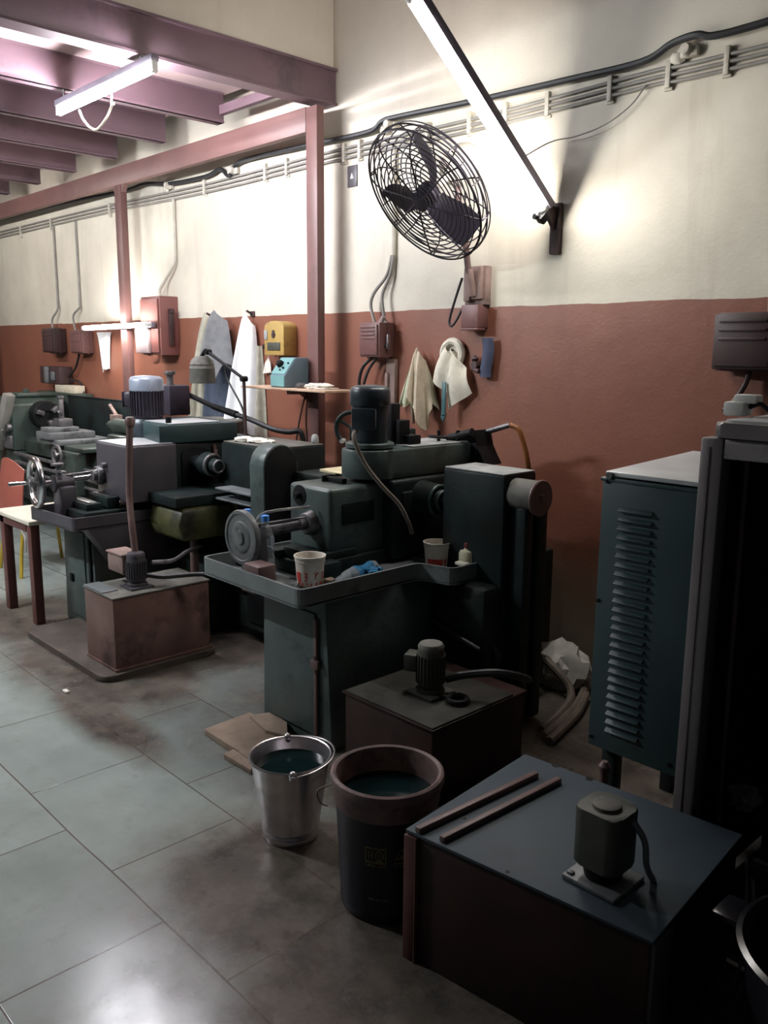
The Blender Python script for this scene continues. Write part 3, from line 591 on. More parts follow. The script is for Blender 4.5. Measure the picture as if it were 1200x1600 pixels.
single('hanging_apron', drape(-5.33, 1.72, 0.86, 0.10, 0.26, 0.06, 1.6, 0.3, -0.02, 0.03, 0.012), 'cloth_cream', 'narrow cream apron hanging behind the white coat', 'clothing', (-5.3, WY, 1.7), G)
for x, z, lab in ((-5.95, 1.96, 'wall peg holding the cream shirt and grey cloth'), (-5.40, 1.965, 'wall peg holding the white coat')):
    single('coat_peg', MB().box(x-0.025, x+0.025, WY-0.015, WY, z-0.03, z+0.01, 0.004).cyl((x, WY-0.012, z-0.01), (x, WY-0.06, z+0.01), 0.009, seg=8), 'box_dark', lab, 'peg', (x, WY, z))
single('lamp_cloth', drape(-7.83, 1.84, 1.50, 0.30, 0.07, 0.05, 1.5, 0.2, 0.03, 0.08, 0.02, nv=14, tuck=0.0), 'cloth_white', 'white cloth hanging just under the far tube lamp', 'cloth', (-7.83, WY, 1.8))
single('wall_hook', MB().tube([(-6.78, WY-0.02, 1.74), (-6.92, WY-0.03, 1.70), (-6.95, WY-0.06, 1.66), (-6.88, WY-0.06, 1.64), (-6.84, WY-0.05, 1.70)], 0.009, 6), 'box_dark', 'bent dark wire hook under the right end of the far lamp', 'hook', (-6.85, WY, 1.7))
# rags and roll under the fan
single('hanging_gloves', drape(-3.645, 1.70, 1.39, 0.08, 0.33, 0.07, 3.4, 0.7, 0.0, 0.12, 0.02, 0.008, tuck=0.06), 'rag_green', 'pale green cloth gloves hanging left of the white roll', 'gloves', (-3.64, WY, 1.7), 'rags on nails under the fan')
single('hanging_rag', drape(-3.61, 1.715, 1.33, 0.09, 0.17, 0.11, 2.6, 2.2, 0.03, 0.16, 0.05, 0.008, tuck=0.08), 'rag', 'crumpled oat coloured rag over the pale green gloves', 'rag', (-3.6, WY, 1.7), 'rags on nails under the fan')
r = thing('tape_roll', 'white round roll hanging on a nail behind two rags', 'tape', (-3.375, WY, 1.62))
MB().ring((-3.375, WY-0.025, 1.68), (0, 1, 0), 0.072, 0.022, 40, 8).lathe((-3.375, WY-0.008, 1.68), (0, -1, 0), [(0.06, 0), (0.06, 0.012)], 32).make('roll', 'rag_white', r)
MB().cyl((-3.375, WY, 1.70), (-3.375, WY-0.06, 1.705), 0.006, seg=8).make('nail', 'box_dark', r)
def flap(pts, th, m, name, label, fold=0.012):
    a, b_, c, d = map(Vector, pts)
    f = lambda u, v: (a.lerp(b_, u)).lerp(d.lerp(c, u), v) + Vector((0, -fold*math.sin(u*PI*1.6)-0.02*math.sin(v*PI), 0))
    single(name, MB().sheet(f, 14, 16, th), m, label, 'rag', pts[0], 'rags on nails under the fan')
flap([(-3.40, WY-0.06, 1.72), (-3.33, WY-0.07, 1.66), (-3.375, WY-0.06, 1.45), (-3.50, WY-0.05, 1.52)], 0.006, 'rag_white', 'hanging_rag', 'left diamond shaped off white rag in front of the white roll')
flap([(-3.37, WY-0.05, 1.71), (-3.26, WY-0.04, 1.60), (-3.215, WY-0.04, 1.46), (-3.375, WY-0.045, 1.36)], 0.006, 'rag_white', 'hanging_rag', 'right off white rag with a lower point in front of the white roll')
single('hanging_strap', MB().box(-3.395, -3.365, WY-0.09, WY-0.08, 1.32, 1.52, 0.003).prism([(-3.40, 1.32), (-3.36, 1.34), (-3.38, 1.29)], 'y', WY-0.09, WY-0.08), 'teal', 'narrow teal strap hanging between the two off white rags', 'strap', (-3.38, WY-0.08, 1.5))
single('hanging_cloth', MB().sheet(lambda u, v: (-3.145+0.075*u+0.008*math.sin(v*5), WY-0.03-0.02*math.sin(u*PI), 1.77-0.215*v), 8, 14, 0.012), 'cloth_slate', 'slate blue cloth strip hanging below the fan regulator', 'cloth', (-3.11, WY, 1.77))
single('wall_fitting', MB().cyl((-3.19, WY, 1.62), (-3.19, WY-0.05, 1.62), 0.022, seg=12).cyl((-3.215, WY-0.03, 1.60), (-3.15, WY-0.05, 1.585), 0.013, seg=10).blob((-3.2, WY-0.03, 1.655), 0.02, 0.02, 0.02, 0.2, 5, 2), 'box_dark', 'small dark wall fitting beside the slate blue cloth', 'fitting', (-3.19, WY, 1.62))
# ------------------------------------------------------------------ shelf at the near column
sh = thing('wall_shelf', 'narrow pale board shelf fixed in front of the near column', 'shelf', (-4.45, 3.45, 1.44))
MB().box(-4.93, -4.03, 3.33, 3.565, 1.438, 1.452, 0.003).make('board', 'shelf', sh)
MB().box(-4.48, -4.44, 3.38, 3.57, 1.41, 1.437, 0.003).prism([(3.57, 1.41), (3.57, 1.35), (3.555, 1.35), (3.47, 1.41)], 'x', -4.465, -4.455).make('shelf_bracket', 'oxide', sh)
cb = thing('control_box', 'small teal control box with sloping dial panel on the shelf', 'control box', (-4.55, 3.45, 1.453))
pr = [(3.36, 1.453), (3.36, 1.535), (3.45, 1.645), (3.555, 1.645), (3.555, 1.453)]
MB().prism(pr, 'x', -4.625, -4.47, 0.006).make('case', 'ctl_side', cb)
MB().prism([(3.355, 1.46), (3.355, 1.53), (3.361, 1.53), (3.361, 1.46)], 'x', -4.62, -4.475).make('lower_panel', 'ctl_teal', cb)
sl = Vector((0, 0.09, 0.11)).normalized(); sn = Vector((0, -0.11, 0.09)).normalized()
def slp(x, t, h): return Vector((x, 3.36, 1.535)) + sl*t + sn*h
MB().prism([tuple((slp(0, a, h).y, slp(0, a, h).z)) for a, h in ((0.006, 0.0), (0.006, 0.004), (0.136, 0.004), (0.136, 0.0))], 'x', -4.62, -4.475).make('dial_panel', 'ctl_teal', cb)
MB().cyl(slp(-4.575, 0.08, 0.004), slp(-4.575, 0.08, 0.03), 0.026, 0.022, 18, 0.003).make('dial_knob', 'black', cb)
MB().cyl(slp(-4.52, 0.05, 0.004), slp(-4.52, 0.05, 0.016), 0.007, seg=10).cyl(slp(-4.50, 0.09, 0.004), slp(-4.50, 0.09, 0.014), 0.006, seg=10).cyl(slp(-4.545, 0.035, 0.004), slp(-4.545, 0.035, 0.012), 0.006, seg=10).make('button', 'black', cb)
MB().box(-4.53, -4.485, 3.42, 3.425, 1.618, 1.63).make('name_plate', 'dust_top', cb) if False else None
single('paper_bundle', MB().blob((-4.27, 3.45, 1.466), 0.075, 0.06, 0.022, 0.25, 6, 3, 4, 1.4535).box(-4.30, -4.12, 3.40, 3.52, 1.4535, 1.462, 0.002).blob((-4.17, 3.44, 1.475), 0.05, 0.05, 0.016, 0.3, 7, 2, 9), 'paper', 'crumpled white paper bundle on the shelf beside the control box', 'paper', (-4.25, 3.45, 1.4535))
single('small_tin', MB().lathe((-4.39, 3.43, 1.4535), (0, 0, 1), [(0.035, 0), (0.038, 0.006), (0.036, 0.02), (0.02, 0.032)], 18), 'dull_steel', 'small round metal tin on the shelf right of the control box', 'tin', (-4.39, 3.43, 1.4535))
single('control_cable', MB().tube([(-4.42, 3.5, 1.44), (-4.43, 3.46, 1.3), (-4.47, 3.45, 1.12), (-4.5, 3.46, 0.95), (-4.49, 3.46, 0.75)], 0.006, 6).tube([(-4.41, 3.5, 1.44), (-4.38, 3.46, 1.25), (-4.37, 3.46, 1.05), (-4.38, 3.47, 0.8)], 0.006, 6), 'box_dark', 'thin dark cables trailing down from the shelf by the near column', 'cable', (-4.42, 3.5, 1.44))

# ------------------------------------------------------------------ shared machine pieces
def coolant_pump(root, c, m, r=0.058, h=0.15, box_dir=(-1, -0.3), capm='dust_lid', square=False):
    x, y, z = c
    MB().box(x-r*1.35, x+r*1.35, y-r*1.35, y+r*1.35, z, z+0.012, 0.004).lathe((x, y, z+0.012), (0, 0, 1), [(r*1.1, 0), (r*1.1, 0.012), (r*0.8, 0.018), (r*0.8, 0.035)], 24).make('pump_base', m, root)
    b = MB().lathe((x, y, z+0.035), (0, 0, 1), [(r*0.9, 0), (r, 0.008), (r, h-0.02), (r*0.95, h-0.008)], 32)
    for k in range(24):
        a = 2*PI*k/24
        b.box(-0.0025, 0.0025, r-0.002, r+0.006, 0.015, h-0.03, 0, Matrix.Translation((x, y, z+0.035)) @ Matrix.Rotation(a, 4, 'Z'))
    mo = b.make('pump_motor', m, root)
    MB().lathe((x, y, z+0.035+h-0.008), (0, 0, 1), [(r*0.97, 0), (r*0.99, 0.012), (r*0.85, 0.024), (r*0.3, 0.027), (0, 0.027)], 28).make('pump_cap', capm, root, mo)
    d = Vector((box_dir[0], box_dir[1], 0)).normalized(); sd = Vector((-d.y, d.x, 0))
    T = Matrix(((d.x, sd.x, 0, x), (d.y, sd.y, 0, y), (0, 0, 1, z+0.035), (0, 0, 0, 1)))
    MB().box(r*0.9, r+0.05, -0.038, 0.038, h*0.35, h*0.8, 0.008, T).make('terminal_box', m, root, mo)

def motor(root, c, r, z0, z1, m, cowl_m, box_dir, fins=True, flr=None):
    x, y = c; h = z1-z0
    b = MB().lathe((x, y, z0), (0, 0, 1), [(r*0.92, 0), (r*0.96, 0.01), (r*0.96, h*0.66)], 32)
    if fins:
        for k in range(30):
            a = 2*PI*k/30
            b.box(-0.003, 0.003, r*0.94, r*1.04, 0.02, h*0.66, 0, Matrix.Translation((x, y, z0)) @ Matrix.Rotation(a, 4, 'Z'))
    mo = b.make('motor', m, root)
    MB().lathe((x, y, z0+h*0.64), (0, 0, 1), [(r*1.0, 0), (r*1.05, 0.006), (r*1.05, h*0.26), (r*0.98, h*0.31), (r*0.8, h*0.345), (r*0.4, h*0.36), (0, h*0.36)], 36).make('fan_cowl', cowl_m, root, mo)
    d = Vector((box_dir[0], box_dir[1], 0)).normalized(); sd = Vector((-d.y, d.x, 0))
    T = Matrix(((d.x, sd.x, 0, x), (d.y, sd.y, 0, y), (0, 0, 1, z0), (0, 0, 0, 1)))
    MB().box(r*0.8, r+0.04, -0.05, 0.05, h*0.28, h*0.6, 0.008, T).box(r+0.04, r+0.047, -0.056, 0.056, h*0.26, h*0.62, 0.006, T).make('terminal_box', m, root, mo)
    if flr: MB().lathe((x, y, z0-0.022), (0, 0, 1), [(flr, 0), (flr, 0.018), (flr-0.006, 0.022)], 36).make('motor_flange', 'green', root)

def tray_mb(poly, z0, z1, th=0.012):
    b = MB(); n = len(poly)
    c = Vector((sum(p[0] for p in poly)/n, sum(p[1] for p in poly)/n, 0))
    b.prism(poly, 'z', z0, z0+th)
    P = [Vector((p[0], p[1], 0)) for p in poly]
    ins = []
    for i in range(n):
        a, p, q = P[i-1], P[i], P[(i+1) % n]
        d1 = (p-a).normalized(); d2 = (q-p).normalized()
        n1 = Vector((-d1.y, d1.x, 0)); n2 = Vector((-d2.y, d2.x, 0))
        k = (n1+n2); k = k/max(0.3, k.dot(n1)) if k.length > 1e-6 else n1
        ins.append(p+k*th)
    for i in range(n):
        j = (i+1) % n
        vs = []
        for z in (z0+th*0.5, z1):
            vs.append([b.bm.verts.new((v.x, v.y, z)) for v in (P[i], P[j], ins[j], ins[i])])
        lo, hi = vs
        b.bm.faces.new(lo[::-1]); b.bm.faces.new(hi)
        for k in range(4): b.bm.faces.new((lo[k], lo[(k+1) % 4], hi[(k+1) % 4], hi[k]))
    return b
def rounded(poly, r, seg=4):
    out = []; n = len(poly); P = [Vector((p[0], p[1], 0)) for p in poly]
    for i in range(n):
        a, p, q = P[i-1], P[i], P[(i+1) % n]
        u = (a-p).normalized(); v = (q-p).normalized()
        A = p+u*r; B = p+v*r
        for k in range(seg+1):
            t = k/seg
            w = A*(1-t)**2 + p*2*t*(1-t) + B*t*t
            out.append((w.x, w.y))
    return out

# ------------------------------------------------------------------ the near hobbing machine
m1 = thing('hobbing_machine', 'dark green gear cutting machine standing under the wall fan', 'machine', (-2.85, 2.7, 0))
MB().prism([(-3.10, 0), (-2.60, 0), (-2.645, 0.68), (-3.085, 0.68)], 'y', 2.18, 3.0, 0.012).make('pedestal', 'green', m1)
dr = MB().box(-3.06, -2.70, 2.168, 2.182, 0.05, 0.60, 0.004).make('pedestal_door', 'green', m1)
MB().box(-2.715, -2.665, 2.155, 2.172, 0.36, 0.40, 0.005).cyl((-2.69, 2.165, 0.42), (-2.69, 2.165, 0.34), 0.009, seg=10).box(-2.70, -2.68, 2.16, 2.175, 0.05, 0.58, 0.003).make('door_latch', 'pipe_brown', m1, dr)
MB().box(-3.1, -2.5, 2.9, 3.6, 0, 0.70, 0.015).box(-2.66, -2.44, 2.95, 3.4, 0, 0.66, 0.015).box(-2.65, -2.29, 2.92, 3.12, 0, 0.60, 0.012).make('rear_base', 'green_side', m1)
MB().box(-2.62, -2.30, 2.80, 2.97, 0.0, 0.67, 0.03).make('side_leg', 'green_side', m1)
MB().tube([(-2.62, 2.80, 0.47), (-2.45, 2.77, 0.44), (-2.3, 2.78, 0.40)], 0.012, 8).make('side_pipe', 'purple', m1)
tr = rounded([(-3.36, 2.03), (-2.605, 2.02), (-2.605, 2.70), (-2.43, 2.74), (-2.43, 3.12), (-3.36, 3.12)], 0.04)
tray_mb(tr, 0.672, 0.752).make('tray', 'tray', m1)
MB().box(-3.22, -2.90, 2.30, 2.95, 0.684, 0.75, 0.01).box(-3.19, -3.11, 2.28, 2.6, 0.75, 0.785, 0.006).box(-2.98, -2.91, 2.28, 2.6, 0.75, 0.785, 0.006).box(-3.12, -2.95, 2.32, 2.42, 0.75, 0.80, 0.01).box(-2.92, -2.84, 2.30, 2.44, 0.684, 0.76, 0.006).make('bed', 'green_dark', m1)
MB().box(-3.24, -2.93, 2.45, 2.82, 0.74, 1.075, 0.022, None, 3).make('head_box', 'green', m1)
MB().lathe((-3.155, 2.452, 1.02), (0, -1, 0), [(0.05, 0), (0.05, 0.004), (0.042, 0.006)], 24).cyl((-3.155, 2.45, 1.02), (-3.155, 2.42, 1.02), 0.016, seg=12, bev=0.003).make('index_knob', 'black', m1)
MB().cyl((-3.07, 2.455, 0.90), (-3.07, 2.41, 0.90), 0.062, 0.05, 24, 0.004).cyl((-3.07, 2.42, 0.90), (-3.07, 2.38, 0.90), 0.03, 0.026, 20).make('spindle_nose', 'dull_steel', m1)
MB().cyl((-3.08, 2.40, 0.894), (-3.155, 2.2, 0.872), 0.022, 0.026, 18).cyl((-3.065, 2.42, 0.93), (-3.135, 2.2, 0.915), 0.007, seg=10).make('work_arbor', 'dull_steel', m1)
MB().lathe((-3.160, 2.12, 0.863), (0, -1, 0), [(0.05, -0.04), (0.11, -0.028), (0.124, -0.02), (0.126, 0.0), (0.122, 0.008), (0.108, 0.009), (0.104, 0.004), (0.075, 0.003), (0.07, 0.007), (0.035, 0.008), (0.03, 0.016), (0.012, 0.02), (0, 0.02)], 48).make('dial_disk', 'grey', m1)
MB().prism([(-3.235, 0.69), (-3.105, 0.69), (-3.115, 0.80), (-3.125, 0.89), (-3.14, 0.915), (-3.185, 0.915), (-3.205, 0.89), (-3.22, 0.80)], 'y', 2.16, 2.23, 0.01).cyl((-3.155, 2.15, 0.872), (-3.155, 2.25, 0.872), 0.036, seg=24, bev=0.004).make('tailstock', 'mauve', m1)
MB().box(-3.03, -2.91, 2.035, 2.13, 0.685, 0.785, 0.01).box(-3.04, -2.935, 2.03, 2.06, 0.66, 0.72, 0.006).make('stop_block', 'pipe_brown', m1)
MB().tube([(-3.165, 2.20, 0.915), (-3.14, 2.24, 0.965), (-3.04, 2.42, 0.985)], 0.0065, 8, 3).make('clamp_lever', 'steel', m1)
# body behind the head box, with a recessed cover on the side
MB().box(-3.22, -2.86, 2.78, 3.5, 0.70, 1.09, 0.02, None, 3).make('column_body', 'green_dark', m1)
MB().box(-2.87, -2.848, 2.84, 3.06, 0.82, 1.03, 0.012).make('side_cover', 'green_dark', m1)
MB().box(-2.935, -2.925, 2.52, 2.72, 0.90, 1.0, 0.004).make('head_plate', 'green_dark', m1)
MB().cyl((-2.87, 2.98, 0.99), (-2.75, 2.98, 0.99), 0.085, 0.075, 28, 0.006).cyl((-2.75, 2.98, 0.99), (-2.71, 2.98, 0.99), 0.055, 0.05, 24, 0.004).cyl((-2.71, 2.98, 0.99), (-2.45, 2.98, 0.99), 0.028, seg=16).make('cutter_spindle', 'green_dark', m1)
MB().ring((-2.745, 2.98, 0.99), (1, 0, 0), 0.07, 0.009, 32, 8).ring((-2.712, 2.98, 0.99), (1, 0, 0), 0.05, 0.006, 32, 8).make('spindle_ring', 'cab_teal', m1)
# swinging arm that carries the motor
arm = [(-3.16, 2.80)] + [(-3.025+0.137*math.cos(t), 2.78+0.137*math.sin(t)) for t in [PI+PI*k/14 for k in range(15)]] + [(-2.888, 2.80), (-2.86, 3.48), (-3.19, 3.48)]
MB().prism(arm, 'z', 1.095, 1.232, 0.008).make('top_arm', 'green', m1)
MB().prism([(-3.12, 2.95), (-2.90, 2.95), (-2.88, 3.46), (-3.16, 3.46)], 'z', 1.232, 1.24, 0.002).make('arm_cover', 'dust_top', m1)
motor(m1, (-3.025, 2.78), 0.093, 1.262, 1.535, 'motor_dark', 'motor_dark', (0.55, -0.8), False, 0.118)
MB().box(-3.09, -3.03, 2.93, 2.99, 1.24, 1.44, 0.006).box(-3.07, -2.99, 2.95, 3.02, 1.24, 1.36, 0.006).box(-3.03, -2.95, 2.98, 3.06, 1.24, 1.285, 0.006).make('step_block', 'black', m1)
MB().tube([(-2.985, 2.655, 1.33), (-2.96, 2.62, 1.29), (-2.92, 2.65, 1.18), (-2.86, 2.70, 1.08), (-2.80, 2.76, 0.99), (-2.775, 2.80, 0.90), (-2.79, 2.84, 0.84)], 0.011, 8).make('motor_cable', 'bundle', m1)
hw = MB().ring((-3.57, 3.14, 1.27), (0.55, -0.84, 0), 0.088, 0.013, 40, 8)
hq = Vector((0.55, -0.84, 0)).to_track_quat('Z', 'Y')
for k in range(3):
    a = 2*PI*k/3+0.5
    hw.cyl((-3.57, 3.14, 1.27), Vector((-3.57, 3.14, 1.27))+hq @ Vector((math.cos(a), math.sin(a), 0))*0.088, 0.009, seg=8)
hw.cyl((-3.55, 3.17, 1.27), (-3.515, 3.117, 1.27), 0.024, seg=14).cyl((-3.57, 3.14, 1.27), (-3.25, 3.2, 1.25), 0.014, seg=10).box(-3.3, -3.18, 3.14, 3.26, 1.15, 1.29, 0.01)
hw.make('hand_wheel', 'green_dark', m1)
MB().cyl(Vector((-3.515, 3.115, 1.27))+hq @ Vector((-0.06, -0.065, 0)), Vector((-3.50, 3.09, 1.27))+hq @ Vector((-0.06, -0.065, 0.02)), 0.012, seg=10).make('wheel_knob', 'dust_top', m1)
# rear gear case with its pulley
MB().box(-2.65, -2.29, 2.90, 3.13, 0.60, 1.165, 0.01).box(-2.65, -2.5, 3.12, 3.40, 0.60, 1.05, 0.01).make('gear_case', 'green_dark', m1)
MB().box(-2.645, -2.295, 2.905, 3.125, 1.1655, 1.172, 0.002).make('case_lid', 'dust_top', m1)
pq = atx(822, 773, -2.23); pf = atx(846, 781, -2.165)
MB().cyl((-2.29, pq.y, pq.z), (-2.165, pq.y, pq.z), 0.068, 0.068, 28, 0.004).make('pulley_drum', 'dust_lid', m1)
MB().lathe((-2.165, pq.y, pq.z-0.005), (1, 0, 0), [(0.05, 0), (0.078, 0.004), (0.08, 0.014), (0.076, 0.02), (0.06, 0.018), (0.05, 0.022), (0.02, 0.02), (0.012, 0.028), (0, 0.028)], 36).make('pulley_face', 'pipe_brown', m1)
for y in (2.97, 3.075):
    MB().box(-2.29, -2.20, y-0.03, y+0.035, 0.03, 1.03, 0.012).make('belt_channel', 'green_dark', m1)
MB().box(-2.32, -2.262, 3.115, 3.14, 0.0, 0.9, 0.006).make('guard_strip', 'green_side', m1)
MB().lathe((-2.33, 2.90, 0.34), (0.0, -1, 0), [(0.06, 0), (0.065, 0.02), (0.05, 0.03), (0.045, 0.022), (0, 0.022)], 28).make('drain_cover', 'pump_green', m1)
# toolbox wedge and air line on the arm end
wp = [aty(x, y, 3.34) for x, y in ((686, 728), (690, 686), (712, 684), (714, 676), (742, 672), (744, 698), (760, 728))]
MB().prism([(v.x, v.z) for v in wp], 'y', 3.34, 3.47, 0.006).cyl((wp[3].x-0.03, 3.31, wp[3].z-0.03), (wp[4].x+0.01, 3.31, wp[4].z-0.01), 0.022, seg=12).cyl((wp[2].x+0.05, 3.30, wp[2].z-0.01), (wp[2].x+0.05, 3.30, wp[2].z+0.045), 0.010, seg=8).make('slide_bracket', 'black', m1)
MB().ring((-2.98, 3.22, 1.262), (0, 0.1, 1), 0.05, 0.008, 28, 6).cyl((-2.98, 3.22, 1.24), (-2.98, 3.22, 1.295), 0.009, seg=8).make('star_knob', 'black', m1)
pa = aty(735, 682, 3.42); pb = aty(797, 664, 3.46); pc = aty(815, 682, 3.47); pd = aty(823, 712, 3.48); pe = aty(826, 745, 3.49)
MB().cyl(pa-(pb-pa)*0.1, pb, 0.017, 0.013, 12).make('coolant_rod', 'dull_steel', m1)
MB().tube([pb, (pb+pc)/2+Vector((0.01, 0, 0.012)), pc, pd, pe, pe-Vector((0, 0, 0.25))], 0.013, 10).make('coolant_hose', 'hose_brown', m1)

# things lying on the near machine
single('steel_channel', MB().box(-3.14, -3.01, 2.59, 2.62, 1.0765, 1.10, 0.002).box(-3.14, -3.128, 2.57, 2.64, 1.0765, 1.105, 0.002), 'black', 'short black steel channel lying on the machine head box', 'metal bar', (-3.07, 2.6, 1.0765))
sp_ = atz(470, 735, 1.05)
single('paper_pile', MB().box(-3.62, -3.27, 2.95, 3.2, 1.035, 1.052, 0.003).box(-3.5, -3.30, 2.9, 3.05, 1.0525, 1.058, 0.002, Matrix.Rotation(0.0, 4, 'Z')), 'yellow_paper', 'yellowed papers on a ledge behind the near machine head', 'paper', (-3.45, 3.05, 1.035))
single('ledge_table', MB().box(-3.725, -3.24, 2.85, 3.40, 1.0, 1.034, 0.004).box(-3.72, -3.66, 3.3, 3.36, 0, 1.0).box(-3.72, -3.66, 2.9, 2.96, 0, 1.0).box(-3.30, -3.24, 3.3, 3.36, 0, 1.0), 'green_side', 'dark stand behind the near machine carrying yellowed papers', 'stand', (-3.5, 3.1, 0))

def bottle(label, c, h=0.24, r=0.040, liquid=True):
    x, y, z = c
    o = thing('water_bottle', label, 'bottle', c, 'clear water bottles behind the dial disk')
    MB().lathe((x, y, z), (0, 0, 1), [(r*0.85, 0), (r, 0.01), (r, h*0.28), (r*0.9, h*0.34), (r, h*0.4), (r, h*0.62), (r*0.75, h*0.74), (r*0.38, h*0.86), (r*0.36, h*0.93)], 24).make('bottle_body', 'clear', o)
    MB().lathe((x, y, z+h*0.9), (0, 0, 1), [(r*0.44, 0), (r*0.44, h*0.095), (r*0.38, h*0.1)], 20).make('bottle_cap', 'cap_blue', o)
p = atz(388, 866, 0.69); bottle('clear water bottle with a blue cap, left of the pair behind the dial disk', (p.x, p.y, 0.685), 0.235)
p = aty(415, 840, 2.215); bottle('clear water bottle with a blue cap, right of the pair behind the dial disk', (p.x, p.y, 0.685), 0.275)

def glyphs(bm_mb, c, r_fn, z0, z1, ang0, px_w, rows, th=0.0015):
    """printed marks wrapped round a pot: rows of characters, X = ink"""
    n = len(rows); hh = (z1-z0)/n
    for j, row in enumerate(rows):
        for i, ch in enumerate(row):
            if ch != 'X': continue
            a0 = ang0+px_w*i; a1 = a0+px_w; zt = z1-hh*j; zb = zt-hh
            vs = []
            for rr in (0.0003, th):
                for a, z in ((a0, zb), (a1, zb), (a1, zt), (a0, zt)):
                    R_ = r_fn(z)+rr
                    vs.append(bm_mb.bm.verts.new((c[0]+R_*math.cos(a), c[1]+R_*math.sin(a), z)))
            f = bm_mb.bm.faces
            f.new(vs[0:4][::-1]); f.new(vs[4:8])
            for k in range(4): f.new((vs[k], vs[(k+1) % 4], vs[4+(k+1) % 4], vs[4+k]))
    return bm_mb
def pot(label, c, r0, r1, h, rows, ang, pw, zf0, zf1, fill=None):
    x, y, z = c
    o = thing('plastic_pot', label, 'pot', c)
    t = 0.003
    MB().lathe((x, y, z), (0, 0, 1), [(r0-0.004, 0), (r0, 0.005), (r1, h*0.80), (r1+0.003, h*0.81), (r1+0.003, h*0.88), (r1+0.001, h*0.885), (r1+0.002, h*0.93), (r1+0.006, h*0.94), (r1+0.006, h), (r1+0.001, h), (r1-t, h*0.9), (r0-t, 0.008), (0, 0.008)], 40, False).make('pot_body', 'white_pot', o)
    g = MB(); glyphs(g, (x, y), lambda zz: r0+(r1-r0)*min(1, (zz-z)/(h*0.8)), z+h*zf0, z+h*zf1, ang, pw, rows)
    g.make('red_label', 'red_print', o)
    if fill: MB().lathe((x, y, z+h*0.62), (0, 0, 1), [(0, 0), (r0+(r1-r0)*0.77-t-0.001, 0), (r0+(r1-r0)*0.77-t-0.001, 0.003), (0, 0.003)], 30, False).make('contents', fill, o)
va = math.atan2(-2.17, 2.78)       # direction from the pot to where the label faces (room side)
p = atz(474, 917, 0.686)
pot('white plastic pot with red lettering standing at the tray corner', (p.x-0.01, p.y+0.045, 0.685), 0.056, 0.064, 0.135,
    ['XXXXXXX......XXX.........X.XX......XXX..', 'XXXXXXX........X.........XX..........X..', 'XXXXXXX......XXX.........X..........XX..', 'XXXXXXX........X.........X.........XXX..', '.XXXXXX......XX.........................', '.XXXXX..................................', '..XXX...XX.....X....X.....XX....XXXX....', '.XX.....XX.....X...XX.....XX...XXXX.....'],
    va-1.18, 0.062, 0.06, 0.50, 'dust_lid')
p = atz(683, 846, 0.815)
pot('dirty white plastic pot with a solid red label, beside the cream bottle', (p.x, p.y, 0.685), 0.052, 0.060, 0.13,
    ['XXXXXXXXXXXXXXXX..XX', 'XXXXXXXXXXXXXXXX..XX', 'XXXXXXXXXXXXXXXX...X', 'XXXXXXXXXXXXXXXX..XX'], va-1.0, 0.085, 0.08, 0.42)
p = atz(731, 862, 0.79)
o = thing('oil_bottle', 'yellowed cream bottle with a dark red cap in the side tray', 'bottle', (p.x, p.y, 0.685))
x, y = p.x, p.y
MB().lathe((x, y, 0.685), (0, 0, 1), [(0.036, 0), (0.041, 0.006), (0.041, 0.098), (0.036, 0.110), (0.018, 0.116), (0.016, 0.125)], 28).make('bottle_body', 'bottle_cream', o)
MB().lathe((x, y, 0.808), (0, 0, 1), [(0.018, 0), (0.018, 0.022), (0.013, 0.026)], 20).box(x-0.004, x+0.03, y-0.006, y+0.006, 0.828, 0.84, 0.003).make('bottle_cap', 'cap_red', o)
p = atz(765, 876, 0.70)
single('folded_paper', MB().box(x-0.005, x+0.06, y-0.085, y-0.05, 0.742, 0.757, 0.004), 'rag_white', 'small folded white slip on the rim of the side tray', 'paper', (x, y-0.07, 0.742))
# crushed bottles and scraps in the front tray
from mathutils import noise as _ns
def crushed(name, label, a, b_, r, m, lm=None, seed=1):
    a = Vector(a); b_ = Vector(b_); d = (b_-a); L_ = d.length
    o = thing(name, label, 'bottle', a)
    def mk(t0, t1, rr):
        q = d.normalized().to_track_quat('Z', 'Y'); mbb = MB(); rings = []
        for i in range(15):
            t = t0+(t1-t0)*i/14
            prof = rr*(0.9 if t < 0.06 else 1.0 if t < 0.68 else max(0.4, 1-(t-0.68)*2.2))
            rg_ = []
            for k in range(18):
                an = 2*PI*k/18
                n_ = 1+0.35*_ns.noise(Vector((math.cos(an)*1.5, math.sin(an)*1.5, t*7+seed*5)))
                rg_.append(mbb.bm.verts.new(a+d*t+q @ Vector((math.cos(an), math.sin(an), 0))*prof*n_))
            rings.append(rg_)
        for A, B in zip(rings, rings[1:]):
            for k in range(18): mbb.bm.faces.new((A[k], A[(k+1) % 18], B[(k+1) % 18], B[k]))
        mbb.bm.faces.new(rings[0][::-1]); mbb.bm.faces.new(rings[-1]); return mbb
    mk(0, 1, r).make('bottle_body', m, o)
    if lm: mk(0.1, 0.52, r*1.06).make('bottle_label', lm, o)
p = atz(592, 888, 0.715); q_ = atz(515, 908, 0.715)
crushed('crushed_bottle', 'crushed clear bottle with a blue wrapper lying in the front tray', (p.x-0.03, p.y, 0.717), (q_.x+0.02, q_.y+0.01, 0.713), 0.030, 'clear', 'blue_film')
p = atz(600, 893, 0.72)
single('blue_wrapper', MB().blob((p.x-0.03, p.y-0.035, 0.715), 0.05, 0.035, 0.028, 0.3, 7, 3, 5, 0.685), 'blue_film', 'crumpled blue plastic wrapper at the end of the crushed bottle', 'wrapper', (p.x, p.y, 0.685))
p = atz(508, 912, 0.70)
